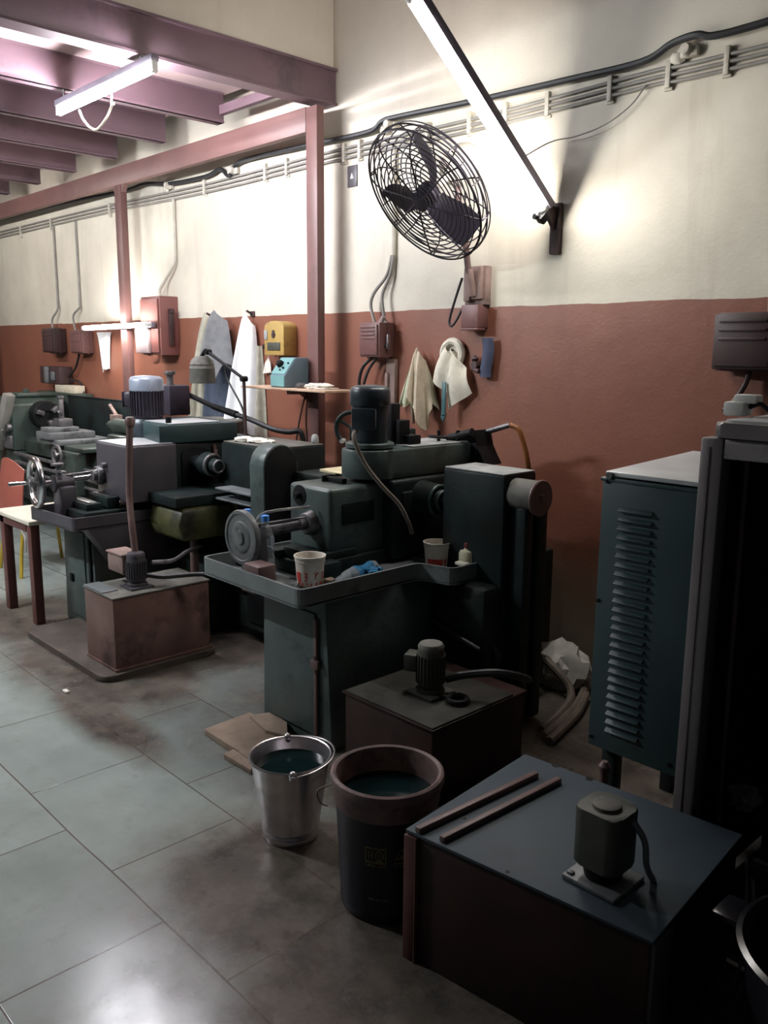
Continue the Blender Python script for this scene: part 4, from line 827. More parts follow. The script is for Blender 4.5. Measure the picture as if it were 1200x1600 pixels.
single('crumpled_paper', MB().blob((p.x+0.0, p.y+0.03, 0.70), 0.038, 0.03, 0.02, 0.3, 7, 3, 8, 0.685), 'cardboard', 'crumpled brownish paper beside the white pot in the front tray', 'paper', (p.x, p.y, 0.685))
p = atz(365, 876, 0.70)
single('plastic_scrap', MB().blob((p.x+0.04, p.y+0.03, 0.70), 0.05, 0.03, 0.02, 0.35, 7, 3, 2, 0.685).box(p.x-0.01, p.x+0.05, p.y+0.05, p.y+0.08, 0.69, 0.73, 0.004), 'white_plastic', 'white plastic scraps under the dial disk in the front tray', 'scrap', (p.x, p.y, 0.685))

# coolant tank of the near machine
t1 = thing('coolant_tank', 'dark brown coolant tank with a dusty lid beside the near machine', 'tank', (-2.23, 2.4, 0))
MB().box(-2.48, -1.99, 2.15, 2.70, 0.0, 0.325, 0.006).box(-2.49, -1.98, 2.14, 2.71, 0.322, 0.330, 0.002).make('tank_body', 'brown_tank', t1)
MB().box(-2.475, -1.985, 2.145, 2.62, 0.330, 0.338, 0.002).make('tank_lid', 'tank_lid_dark', t1)
coolant_pump(t1, (-2.22, 2.38, 0.338), 'pump_green', 0.054, 0.16, (-0.9, -0.45), 'dust_lid')
MB().tube([(-2.17, 2.42, 0.40), (-2.10, 2.45, 0.43), (-2.0, 2.52, 0.45), (-1.96, 2.62, 0.42), (-2.0, 2.74, 0.36), (-2.1, 2.79, 0.34)], 0.016, 8).make('tank_hose', 'cable_black', t1)
p = atz(715, 1095, 0.345)
single('steel_ring', MB().ring((p.x, p.y, 0.352), (0, 0, 1), 0.038, 0.011, 32, 8).cyl((p.x-0.04, p.y-0.01, 0.35), (p.x-0.11, p.y-0.04, 0.348), 0.008, 0.006, 8), 'black', 'black ring with a short handle lying on the dusty tank lid', 'ring', (p.x, p.y, 0.339))

# ------------------------------------------------------------------ bucket and drum
bc = atz(455, 1301, 0); bx, by = bc.x, bc.y
bk = thing('steel_bucket', 'galvanised steel bucket full of dark coolant on the floor', 'bucket', (bx, by, 0))
MB().lathe((bx, by, 0), (0, 0, 1), [(0, 0.012), (0.09, 0.012), (0.092, 0.0), (0.097, 0.0), (0.100, 0.012), (0.098, 0.02), (0.103, 0.027), (0.100, 0.036), (0.104, 0.044), (0.102, 0.052), (0.139, 0.290), (0.144, 0.294), (0.147, 0.300), (0.144, 0.305), (0.139, 0.303), (0.135, 0.290), (0.098, 0.05), (0, 0.05)], 64, False).make('bucket_body', 'galv', bk)
MB().lathe((bx, by, 0.255), (0, 0, 1), [(0, 0), (0.1285, 0), (0.1285, 0.004), (0, 0.004)], 48, False).make('coolant', 'coolant', bk)
fa = math.atan2(-by, -bx)   # lugs roughly towards and away from the aisle
for k, a in enumerate((fa+0.06, fa+PI+0.06)):
    c = Vector((bx+0.147*math.cos(a), by+0.147*math.sin(a), 0.292))
    MB().blob(c, 0.016, 0.016, 0.022, 0.05, 3, 2, k).cyl(c+Vector((math.cos(a), math.sin(a), 0))*-0.012, c+Vector((math.cos(a), math.sin(a), 0))*0.02, 0.009, seg=10).make('handle_lug', 'galv', bk)
hp = []
for k in range(13):
    t = PI*k/12
    a = fa+0.06+t
    hp.append((bx+0.155*math.cos(a), by+0.155*math.sin(a), 0.292+0.018*math.sin(t)))
MB().tube(hp, 0.0035, 6, 2).make('bail_handle', 'galv', bk)

dc = atz(603, 1400, 0); dx, dy = dc.x, dc.y
dm = thing('plastic_drum', 'blue black plastic drum with a muddy rim, holding dark coolant', 'drum', (dx, dy, 0))
DH = 0.435
MB().lathe((dx, dy, 0), (0, 0, 1), [(0.136, 0), (0.142, 0.006), (0.144, 0.03), (0.1445, 0.034), (0.1435, 0.038), (0.158, DH*0.80)], 64).make('drum_body', 'drum_blue', dm)
MB().lathe((dx, dy, 0), (0, 0, 1), [(0.159, DH*0.78), (0.163, DH*0.80), (0.163, DH*0.86), (0.166, DH*0.87), (0.165, DH*0.915), (0.174, DH*0.925), (0.177, DH*0.96), (0.174, DH*0.99), (0.166, DH), (0.158, DH*0.99), (0.155, DH*0.96), (0.148, DH*0.60), (0, DH*0.60)], 64, False).make('drum_rim', 'drum_rim', dm)
MB().lathe((dx, dy, DH*0.80), (0, 0, 1), [(0, 0), (0.1515, 0), (0.1515, 0.003), (0, 0.003)], 48, False).make('coolant', 'coolant', dm)
la = math.atan2(-dy, -dx)
g = MB()
drf = lambda z: 0.1435+(0.158-0.1435)*z/(DH*0.8)
glyphs(g, (dx, dy), drf, 0.20, 0.262, la-0.42, 0.022,
       ['XXXXXXXXXXXXXXXXXXX', 'X.................X', 'X..X..X....XXXX...X', 'X.XX..X...X....X..X', 'X..X..X..X..XX..X.X', 'X..X.XX..X.X..X.X.X', 'X..X..X..X..XX..X.X', 'X..X..X...X....X..X', 'X..........XXXX...X', 'X.X.XX.X.XXX.XX.X.X', 'XXXXXXXXXXXXXXXXXXX', '...................', 'X.XXX.XX.X.XXXX.XXX'])
g.make('printed_label', 'drum_print', dm)
g = MB()
glyphs(g, (dx, dy), drf, 0.20, 0.262, la+0.14, 0.022,
       ['...................', '.......X..........X', '......X.X.........X', '.....X...X........X', '....X.....X.......X', '...X..X.X..X......X', '..X...XXX...X.....X', '.XXXXXXXXXXXXX....X', '..................X', '...................', 'XXXXXXXXXXXXXXXXXXX', '...................', 'X.XX.XXX.X.XX.X.XXX'])
g.make('printed_label', 'drum_print', dm)
g = MB(); 
for zz in (0.09, 0.085): glyphs(g, (dx, dy), drf, zz, zz+0.003, la-0.35, 0.03, ['XXXX.XXX.XXXXX..'])
g.make('moulded_mark', 'grey', dm)
MB().tube([(dx-0.15, dy-0.085, 0.36), (dx-0.19, dy-0.12, 0.33), (dx-0.185, dy-0.115, 0.29), (dx-0.165, dy-0.10, 0.28)], 0.003, 6).make('wire_handle', 'bundle', dm)

# ------------------------------------------------------------------ right hand tank with pump
t3 = thing('coolant_tank', 'large coolant tank with a slate blue lid in the near right corner', 'tank', (-1.2, 1.9, 0))
q4 = [(-1.505, 1.537), (-0.815, 1.62), (-0.87, 2.19), (-1.555, 2.13)]
MB().prism(q4, 'z', 0.0, 0.388, 0.006).make('tank_body', 'rust' if False else 'brown_tank', t3)
def qp(u, v): 
    a = Vector((*q4[0], 0)).lerp(Vector((*q4[1], 0)), u); b = Vector((*q4[3], 0)).lerp(Vector((*q4[2], 0)), u); return a.lerp(b, v)
MB().prism([(q4[0][0]-0.006, q4[0][1]-0.006), (q4[1][0]+0.008, q4[1][1]-0.005), (q4[2][0]+0.008, q4[2][1]+0.004), (q4[3][0]-0.006, q4[3][1]+0.006)], 'z', 0.388, 0.398, 0.002).make('tank_lid', 'lid_blue', t3)
MB().prism([tuple(qp(0, 0)[:2]), tuple((qp(0.05, 0)+Vector((0, -0.012, 0)))[:2]), tuple((qp(0.05, 0)+Vector((0, -0.001, 0)))[:2])], 'z', 0.0, 0.384).prism([(-1.512, 1.525), (-1.47, 1.53), (-1.47, 1.545), (-1.512, 1.54)], 'z', 0, 0.385, 0.003).make('corner_angle', 'redleg', t3)
MB().prism([(-0.806, 1.625), (-0.803, 1.655), (-0.812, 1.72), (-0.83, 1.72), (-0.82, 1.625)], 'z', 0.0, 0.385, 0.002).make('corner_lit_edge', 'mauve', t3)  # paler strip stands in for light catching the tank corner
h3 = MB()
for x, y in ((868, 1196), (921, 1217), (726, 1279), (793, 1362)):
    p = atz(x, y, 0.398); h3.lathe((p.x, p.y, 0.3975), (0, 0, 1), [(0.012 if y < 1250 else 0.006, 0), (0.012 if y < 1250 else 0.006, 0.0012)], 16)
h3.make('lid_hole', 'black', t3)
pp = atz(934, 1380, 0.398)
px_, py_ = pp.x+0.0, pp.y+0.02
MB().box(px_-0.075, px_+0.075, py_-0.07, py_+0.075, 0.398, 0.412, 0.005).box(px_-0.068, px_-0.05, py_-0.06, py_-0.045, 0.412, 0.418, 0.003).make('pump_base', 'grey', t3)
MB().lathe((px_, py_, 0.412), (0, 0, 1), [(0.045, 0), (0.05, 0.02), (0.052, 0.05)], 28).make('pump_neck', 'black', t3)
MB().prism(rounded([(px_-0.062, py_-0.058), (px_+0.062, py_-0.058), (px_+0.062, py_+0.062), (px_-0.062, py_+0.062)], 0.03), 'z', 0.45, 0.60, 0.006).box(px_-0.066, px_-0.055, py_-0.03, py_+0.03, 0.47, 0.50, 0.003).box(px_-0.068, px_-0.055, py_-0.03, py_+0.03, 0.52, 0.54, 0.003).make('pump_motor', 'pump_green', t3)
MB().lathe((px_, py_, 0.60), (0, 0, 1), [(0.036, 0), (0.036, 0.008), (0.03, 0.011), (0, 0.011)], 28).make('pump_cap', 'dust_lid', t3)
MB().tube([(px_+0.06, py_+0.02, 0.58), (px_+0.08, py_+0.05, 0.52), (px_+0.085, py_+0.06, 0.45), (px_+0.09, py_+0.09, 0.40)], 0.008, 8).make('pump_cable', 'grey', t3)
for (a, b_, lab) in (((652, 1296), (838, 1208), 'dark flat steel bar lying nearer the lid edge'), ((690, 1310), (874, 1217), 'dark flat steel bar lying second from the lid edge')):
    p = atz(*a, 0.41); q_ = atz(*b_, 0.41); d = (q_-p); ang = math.atan2(d.y, d.x)
    T = Matrix.Translation((p.x, p.y, 0)) @ Matrix.Rotation(ang, 4, 'Z')
    single('steel_bar', MB().box(0, d.length, -0.010, 0.010, 0.3985, 0.416, 0.003, T), 'pipe_brown', lab, 'metal bar', (p.x, p.y, 0.3985), 'steel bars on the tank lid')

# ------------------------------------------------------------------ louvred cabinet and open machine frame
ca = thing('electrical_cabinet', 'dark teal electrical cabinet with a column of louvres', 'cabinet', (-1.3, 2.7, 0))
cT = aty(941, 748, 2.45); cB = aty(917, 1162, 2.45)
cx0 = (cT.x+cB.x)/2; z1c = cT.z; z0c = cB.z
MB().box(cx0, -1.092, 2.45, 3.05, z0c, z1c, 0.008).box(cx0-0.004, -1.091, 2.446, 3.05, z1c-0.006, z1c+0.006, 0.003).make('cabinet_body', 'cab_teal', ca)
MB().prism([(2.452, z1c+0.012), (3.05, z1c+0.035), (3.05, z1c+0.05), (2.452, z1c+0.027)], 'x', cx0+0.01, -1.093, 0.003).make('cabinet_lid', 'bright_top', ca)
MB().cyl((cx0+0.03, 2.455, z1c+0.014), (cx0+0.03, 2.44, z1c+0.014), 0.012, seg=14).make('lid_bolt', 'dull_steel', ca)
lv = MB(); n = 26
pl = aty(965, 800, 2.44); pr_ = aty(1019, 800, 2.44); zt = aty(990, 800, 2.44).z; zb = aty(972, 1150, 2.44).z
for k in range(n):
    z = zt+(zb-zt)*k/(n-1)
    lv.prism([(2.452, z+0.009), (2.436, z-0.004), (2.439, z-0.008), (2.452, z-0.004)], 'x', pl.x, pr_.x, 0.0015)
lv.make('louvre_panel', 'cab_teal', ca)
for x, y in ((949, 752), (934, 938), (923, 1150), (1045, 1195)):
    p = aty(x, y, 2.448)
    MB().lathe((p.x, 2.449, p.z), (0, -1, 0), [(0.008, 0), (0.006, 0.004), (0, 0.004)], 12).make('cabinet_screw', 'black', ca)
for x0, y0 in ((cx0+0.03, 2.5), (cx0+0.03, 2.94), (-1.15, 2.5), (-1.15, 2.94)):
    MB().box(x0, x0+0.05, y0, y0+0.06, 0, z0c, 0.004).make('leg', 'green_side', ca)
p = aty(944, 1205, 2.3)
single('pipe_stub', MB().cyl((p.x, 2.3, 0.0), (p.x, 2.3, p.z+0.02), 0.014, seg=12).lathe((p.x, 2.3, p.z+0.0), (0, 0, 1), [(0.018, 0), (0.02, 0.02), (0.01, 0.035)], 14), 'pipe_brown', 'thin brown upright pipe behind the blue lidded tank', 'pipe', (p.x, 2.3, 0))
fr = thing('machine_enclosure', 'tall dark taupe machine frame with a black open front at the right edge', 'machine', (-0.6, 2.6, 0))
FY = 2.22; fx = -1.085
MB().box(fx, fx+0.065, FY, FY+0.06, 0, 1.475, 0.008).box(fx+0.024, fx+0.030, FY-0.003, FY, 0.02, 1.45).make('front_post', 'frame_grey', fr)
MB().box(fx, fx+0.06, 3.1, 3.16, 0, 1.475, 0.006).box(0.4, 0.46, FY, FY+0.06, 0, 1.475, 0.006).box(0.4, 0.46, 3.1, 3.16, 0, 1.475, 0.006).make('rear_post', 'frame_grey', fr)
MB().box(fx+0.065, 0.4, FY+0.004, FY+0.05, 1.42, 1.475, 0.005).make('top_rail', 'frame_grey', fr)
MB().prism(rounded([(fx+0.035, FY-0.01), (0.47, FY-0.01), (0.47, 3.17), (fx+0.035, 3.17)], 0.03), 'z', 1.478, 1.518, 0.008).make('top_cover', 'frame_grey', fr)
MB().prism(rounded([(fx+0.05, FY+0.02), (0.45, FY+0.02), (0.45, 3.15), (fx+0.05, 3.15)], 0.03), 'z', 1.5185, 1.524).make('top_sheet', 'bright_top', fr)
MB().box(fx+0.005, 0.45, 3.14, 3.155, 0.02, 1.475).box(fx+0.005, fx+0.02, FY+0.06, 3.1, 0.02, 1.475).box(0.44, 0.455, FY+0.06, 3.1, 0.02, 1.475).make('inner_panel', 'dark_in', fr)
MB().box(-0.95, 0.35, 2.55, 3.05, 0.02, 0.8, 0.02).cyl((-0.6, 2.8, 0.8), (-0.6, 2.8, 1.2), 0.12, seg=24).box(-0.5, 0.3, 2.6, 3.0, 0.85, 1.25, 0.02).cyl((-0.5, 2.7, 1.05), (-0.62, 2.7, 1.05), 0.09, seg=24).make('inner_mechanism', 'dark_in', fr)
p = aty(1122, 1278, 2.4); p2 = aty(1130, 1130, 2.4)
MB().cyl((p.x, 2.4, p.z), (p2.x, 2.4, 1.42), 0.009, seg=10).blob((p.x, 2.4, p.z), 0.016, 0.016, 0.016, 0.05, 3, 2).make('hanging_rod', 'pipe_brown', fr)
p = aty(1162, 1245, 2.45)
single('blue_rag', MB().blob((p.x, 2.45, p.z), 0.045, 0.03, 0.04, 0.3, 6, 3, 6).cyl((p.x, 2.47, p.z-0.03), (p.x, 2.56, p.z-0.05), 0.02, seg=8), 'cloth_grey', 'small pale rag tucked inside the dark machine opening', 'rag', (p.x, 2.45, p.z-0.04))
p = aty(1068, 1590, 2.1); p2 = aty(1075, 1455, 2.1)
MB().cyl((-0.80, 2.18, 0), (-0.80, 2.18, 0.30), 0.014, seg=12).box(-0.83, -0.68, 2.165, 2.215, 0.29, 0.34, 0.008).make('drain_pipe', 'purple', fr)
single('loose_cable', MB().tube([(-0.83, 2.19, 0.33), (-0.795, 2.14, 0.25), (-0.765, 2.08, 0.12), (-0.78, 2.05, 0.02)], 0.006, 6).tube([(-0.845, 2.195, 0.33), (-0.81, 2.13, 0.24), (-0.785, 2.07, 0.12), (-0.80, 2.04, 0.015)], 0.005, 6), 'grey', 'pale loose cable hanging behind the corner of the blue lidded tank', 'cable', (-0.9, 2.2, 0.33))
tb = thing('plastic_tub', 'shiny black plastic tub in the dark lower right corner', 'tub', (-0.47, 1.86, 0))
tx, ty = -0.47, 1.86
MB().lathe((tx, ty, 0), (0, 0, 1), [(0.17, 0), (0.185, 0.01), (0.215, 0.40), (0.235, 0.405), (0.238, 0.42), (0.225, 0.425), (0.208, 0.41), (0.18, 0.02), (0, 0.02)], 56, False).make('tub_body', 'plastic_black', tb)
MB().box(tx-0.30, tx-0.20, ty-0.05, ty+0.05, 0.38, 0.405, 0.01).make('tub_handle', 'plastic_black', tb)
# plug and cable on top of the frame
pk = thing('plug_block', 'white plastic plug block lying on top of the tall machine frame', 'plug', (-0.97, 2.42, 1.525))
c = aty(1160, 640, 2.42)
MB().box(c.x-0.04, c.x+0.02, 2.38, 2.45, 1.5245, 1.565, 0.008).box(c.x-0.02, c.x+0.045, 2.40, 2.45, 1.56, 1.585, 0.006).make('plug_body', 'white_plastic', pk)
MB().tube([(c.x+0.02, 2.42, 1.55), (c.x+0.05, 2.42, 1.56), (c.x+0.07, 2.44, 1.54), (c.x+0.08, 2.48, 1.532)], 0.007, 8).make('plug_cable', 'cable_black', pk)
# ------------------------------------------------------------------ the second hobbing machine
m2 = thing('hobbing_machine', 'grey green gear cutting machine with a chrome handwheel and violet motor behind the rusty tank', 'machine', (-4.9, 2.7, 0))
MB().prism([(-5.19, 0), (-4.735, 0), (-4.76, 0.69), (-5.16, 0.69)], 'y', 2.14, 3.0, 0.012).make('pedestal', 'green', m2)
d2 = MB().box(-5.13, -4.86, 2.130, 2.143, 0.06, 0.60, 0.004).make('pedestal_door', 'green', m2)
MB().box(-5.06, -5.02, 2.118, 2.133, 0.27, 0.32, 0.004).make('door_latch', 'black', m2, d2)
MB().box(-4.80, -4.77, 2.125, 2.145, 0.12, 0.58, 0.006).make('door_rail', 'black', m2)
MB().box(-4.74, -3.88, 2.8, 3.4, 0, 0.62, 0.015).box(-4.72, -4.30, 2.62, 2.85, 0, 0.5, 0.03).make('rear_base', 'green_side', m2)
MB().box(-4.1, -3.88, 2.78, 2.8, 0.1, 0.5, 0.004).box(-3.885, -3.872, 2.85, 3.3, 0.1, 0.14, 0.003).box(-3.885, -3.872, 2.85, 3.3, 0.2, 0.24, 0.003).box(-3.885, -3.872, 2.85, 3.3, 0.3, 0.34, 0.003).make('vent_cover', 'black', m2)
tray_mb(rounded([(-5.15, 1.935), (-4.60, 1.965), (-4.60, 2.62), (-5.15, 2.62)], 0.03), 0.675, 0.75).make('tray', 'mauve', m2)
MB().prism([(2.05, 0.675), (2.60, 0.675), (2.45, 0.42), (2.20, 0.45)], 'x', -4.72, -4.605, 0.006).make('tray_chute', 'mauve', m2)
MB().box(-5.05, -4.66, 2.06, 2.6, 0.69, 0.76, 0.008).box(-5.0, -4.72, 2.1, 2.2, 0.76, 0.80, 0.008).box(-4.95, -4.70, 2.22, 2.30, 0.76, 0.83, 0.008).make('bed', 'green_dark', m2)
MB().box(-4.98, -4.74, 2.12, 2.14, 0.80, 0.806, 0.002).box(-4.93, -4.72, 2.235, 2.25, 0.83, 0.836, 0.002).make('slide_strip', 'steel', m2)
wc = Vector((-5.06, 1.95, 0.905))
hx = Vector((-0.12, -1, 0)).normalized()
w = MB().ring(wc, hx, 0.138, 0.019, 48, 10)
w.make('handwheel_rim', 'chrome', m2)
w = MB(); qx = hx.to_track_quat('Z', 'Y')
for k in range(3):
    a = 2*PI*k/3+0.9
    w.cyl(wc, wc+qx @ Vector((math.cos(a), math.sin(a), 0))*0.136, 0.014, 0.010, 10)
w.cyl(wc-hx*0.03, wc+hx*0.04, 0.028, 0.024, 18, 0.003)
w.make('handwheel_spokes', 'dull_steel', m2)
gp = wc+qx @ Vector((0.0, 0.0, 0.02))+Vector((-0.045, 0, -0.005))
MB().cyl(gp, gp+hx*0.12, 0.011, 0.014, 12, 0.002).make('wheel_grip', 'chrome', m2)
MB().box(-5.02, -4.90, 2.03, 2.13, 0.69, 0.885, 0.012).cyl((-4.99, 2.02, 0.90), (-4.99, 2.14, 0.90), 0.05, seg=24, bev=0.006).make('tailstock', 'mauve', m2)
MB().cyl((-4.985, 2.06, 0.94), (-4.985, 2.06, 1.01), 0.016, seg=12).cyl((-4.985, 2.06, 1.005), (-4.985, 2.06, 1.02), 0.032, seg=16, bev=0.003).box(-5.03, -4.90, 2.045, 2.075, 0.965, 0.98, 0.004).make('clamp_screw', 'dull_steel', m2)
MB().cyl((-5.02, 1.98, 0.90), (-4.93, 2.28, 0.93), 0.017, seg=16).cyl((-4.97, 2.1, 0.945), (-4.90, 2.28, 0.965), 0.008, seg=10).make('work_arbor', 'chrome', m2)
MB().cyl((-4.925, 2.30, 0.935), (-4.925, 2.26, 0.935), 0.06, 0.055, 24, 0.004).cyl((-4.925, 2.27, 0.935), (-4.925, 2.235, 0.935), 0.035, seg=20).cyl((-4.86, 2.295, 1.0), (-4.86, 2.27, 1.0), 0.018, seg=12).make('spindle_nose', 'dull_steel', m2)
MB().box(-4.99, -4.575, 2.30, 2.62, 0.80, 1.135, 0.012, None, 3).make('head_box', 'mauve', m2)
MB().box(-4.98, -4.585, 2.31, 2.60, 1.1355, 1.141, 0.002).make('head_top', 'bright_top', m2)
MB().box(-4.97, -4.60, 2.60, 3.30, 0.70, 1.13, 0.015).make('column_body', 'green_dark', m2)
wnd = [(2.66, 0.87), (2.86, 0.87), (2.86, 1.05)]+[(2.80+0.06*math.cos(t*PI/12), 1.05+0.045*math.sin(t*PI/12)) for t in range(1, 6)]+[(2.72, 1.095)]+[(2.72-0.06*math.sin(t*PI/12), 1.05+0.045*math.cos(t*PI/12)) for t in range(1, 6)]+[(2.66, 1.05)]
MB().prism(wnd, 'x', -4.606, -4.588, 0.003).make('gear_cover', 'black', m2)
MB().box(-4.60, -4.57, 2.88, 2.905, 0.84, 1.08, 0.004).cyl((-4.585, 2.89, 1.08), (-4.585, 2.89, 1.11), 0.014, seg=10).make('gib_rod', 'pipe_brown', m2)
p = atx(328, 726, -4.46)
MB().cyl((-4.60, p.y-0.02, p.z), (-4.50, p.y-0.02, p.z), 0.05, seg=24, bev=0.004).cyl((-4.50, p.y, p.z), (-4.42, p.y, p.z), 0.075, 0.07, 28, 0.006).cyl((-4.42, p.y, p.z), (-4.36, p.y, p.z), 0.045, 0.04, 24, 0.004).make('cutter_spindle', 'green_dark', m2)
MB().ring((-4.425, p.y, p.z), (1, 0, 0), 0.062, 0.010, 32, 8).ring((-4.36, p.y, p.z-0.002), (1, 0, 0), 0.036, 0.007, 32, 8).make('spindle_ring', 'dull_steel', m2)
MB().box(-4.62, -4.26, 2.42, 2.98, 0.80, 0.862, 0.01).make('cross_table', 'green_dark', m2)
p0 = atx(245, 800, -4.45); p1 = atx(336, 800, -4.2)
MB().prism([(2.45, 0.60), (3.0, 0.60), (3.0, 0.795), (2.45, 0.795), (2.42, 0.70)], 'x', -4.60, -4.24, 0.03).box(-4.45, -4.26, 2.85, 3.0, 0.05, 0.62, 0.03).make('saddle_casting', 'olive', m2)
p = atx(303, 850, -4.32)
MB().cyl((-4.32, p.y, 0.1), (-4.32, p.y, 0.62), 0.025, seg=14).make('feed_shaft', 'pipe_brown', m2)
motor(m2, (-5.03, 2.68), 0.102, 1.255, 1.525, 'purple', 'cowl', (-0.85, -0.5), True)
MB().lathe((-5.03, 2.68, 1.13), (0, 0, 1), [(0.13, 0), (0.13, 0.09), (0.11, 0.125)], 36).make('motor_flange', 'motor_dark', m2)
MB().prism([(-5.14, 2.64), (-4.60, 2.52), (-4.56, 3.05), (-5.12, 3.05)], 'z', 1.132, 1.245, 0.01).make('top_arm', 'cab_teal', m2)
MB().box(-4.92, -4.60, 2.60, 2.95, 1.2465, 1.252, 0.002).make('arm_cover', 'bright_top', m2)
p = aty(266, 600, 3.0)
MB().box(p.x-0.16, p.x+0.09, 2.94, 3.10, 1.2465, 1.45, 0.012).make('gear_box', 'purple', m2)
MB().cyl((p.x, 3.0, 1.45), (p.x, 3.0, 1.53), 0.024, seg=16).lathe((p.x, 3.0, 1.52), (0, 0, 1), [(0.038, 0), (0.04, 0.02), (0.038, 0.024), (0, 0.024)], 20).make('oil_cap', 'dull_steel', m2)
MB().cyl((-4.66, 2.62, 1.252), (-4.66, 2.62, 1.29), 0.018, seg=12, bev=0.003).make('arm_bolt', 'black', m2)
MB().box(-4.40, -3.87, 2.82, 3.20, 0.60, 1.145, 0.012).make('gear_case', 'green_dark', m2)
MB().box(-4.39, -3.88, 2.83, 3.19, 1.1455, 1.152, 0.002).make('case_lid', 'dust_lid', m2)
for z in (0.90, 0.84):
    MB().box(-4.26, -3.90, 2.68, 2.80, z-0.012, z, 0.004).make('case_ledge', 'tray', m2)
gc, gr = 2.775, 0.115
ga = [(gc-gr, 0.60), (gc+gr, 0.60), (gc+gr, 1.075)]+[(gc+gr*math.cos(t*PI/14), 1.075+gr*math.sin(t*PI/14)) for t in range(1, 14)]+[(gc-gr, 1.075)]
MB().prism(ga, 'x', -3.87, -3.74, 0.010).make('belt_guard', 'green', m2)
g2 = gr-0.008
MB().prism([(gc-g2, 0.61), (gc+g2, 0.61), (gc+g2, 1.075)]+[(gc+g2*math.cos(t*PI/14), 1.075+g2*math.sin(t*PI/14)) for t in range(1, 14)]+[(gc-g2, 1.075)], 'x', -3.74, -3.734, 0.002).make('guard_shaded_face', 'black', m2)  # black sheet paints the shade on the guard's unlit side
p = aty(436, 692, 3.1)
single('small_jar', MB().lathe((-3.93, 3.17, 1.153), (0, 0, 1), [(0.02, 0), (0.024, 0.01), (0.02, 0.04), (0.012, 0.052)], 16), 'dust_top', 'tiny pale jar on the gear case of the second machine', 'jar', (-3.93, 3.17, 1.153))
single('paper_pile', MB().blob((-4.18, 2.95, 1.162), 0.12, 0.07, 0.014, 0.25, 6, 3, 3, 1.153).blob((-4.28, 2.9, 1.165), 0.07, 0.05, 0.018, 0.3, 6, 2, 5, 1.153), 'paper', 'crumpled pale paper on the gear case of the second machine', 'paper', (-4.2, 2.95, 1.153))
# work lamp on the second machine
wl_ = thing('work_lamp', 'jointed work lamp with a grey cylindrical shade on the second machine', 'lamp', (-4.12, 3.0, 1.153))
pts = [aty(x, y, 3.0) for x, y in ((384, 690), (383, 650), (381, 592), (352, 572), (325, 550))]
pts[0].z = 1.153
MB().lathe((pts[0].x, 3.0, 1.153), (0, 0, 1), [(0.035, 0), (0.035, 0.01), (0.015, 0.03)], 20).make('lamp_base', 'black', wl_)
MB().cyl(pts[0]+Vector((0, 0, 0.02)), pts[2], 0.010, seg=10).make('lamp_post', 'box_dark', wl_)
MB().cyl(pts[2], pts[4], 0.010, seg=10).cyl(pts[2]-Vector((0, 0.02, 0)), pts[2]+Vector((0, 0.02, 0)), 0.017, seg=12).cyl(pts[4]-Vector((0, 0.02, 0)), pts[4]+Vector((0, 0.02, 0)), 0.017, seg=12).make('lamp_arm', 'black', wl_)
sc_ = aty(316, 578, 3.0)
MB().tube([pts[4], pts[4]+Vector((-0.03, 0, 0.01)), sc_+Vector((0, 0, 0.09))], 0.012, 8).make('lamp_neck', 'black', wl_)
MB().lathe((sc_.x, sc_.y, sc_.z-0.085), (0, 0, 1), [(0.082, 0), (0.085, 0.005), (0.080, 0.09), (0.083, 0.095), (0.076, 0.115), (0.079, 0.12), (0.068, 0.15), (0.04, 0.172), (0.0, 0.175)], 36).make('lamp_shade', 'dust_lid', wl_)
MB().tube([pts[3], pts[3]+Vector((0.02, 0, -0.08)), pts[1]+Vector((-0.03, 0, 0.05)), pts[0]+Vector((-0.02, 0, 0.1))], 0.006, 6).make('lamp_cable', 'cable_black', wl_)
ah = thing('air_gun', 'air gun with a pale nozzle and black hose lying over the second machine', 'air gun', tuple(aty(300, 620, 3.12)))
A = [aty(x, y, Y) for x, y, Y in ((279, 608, 3.12), (293, 616, 3.12), (333, 635, 3.13), (370, 648, 3.14))]
MB().cyl(A[0], A[1], 0.032, 0.024, 16).make('nozzle', 'dust_top', ah)
MB().cyl(A[1], A[2], 0.017, seg=12).cyl(A[2], A[3], 0.02, 0.024, 12).make('barrel', 'black', ah)
B = [A[3]]+[aty(x, y, Y) for x, y, Y in ((395, 657, 3.16), (425, 670, 3.2), (450, 675, 3.25), (468, 674, 3.3), (474, 690, 3.32), (473, 705, 3.32))]
MB().tube(B, 0.017, 10).make('air_hose', 'cable_black', ah)
MB().tube([B[-1], aty(471, 718, 3.32), aty(468, 745, 3.32), aty(468, 800, 3.32)], 0.017, 10).make('hose_end', 'hose_green', ah)
dt = thing('coolant_drum', 'dull grey steel drum standing behind the second machine', 'drum', (-5.0, 3.45, 0))
p = aty(325, 655, 3.4)
MB().lathe((p.x, 3.4, 0), (0, 0, 1), [(0.25, 0), (0.25, p.z-0.04), (0.262, p.z-0.03), (0.262, p.z-0.01), (0.25, p.z), (0.235, p.z-0.01), (0, p.z-0.02)], 40, False).make('drum_body', 'dust_lid', dt)

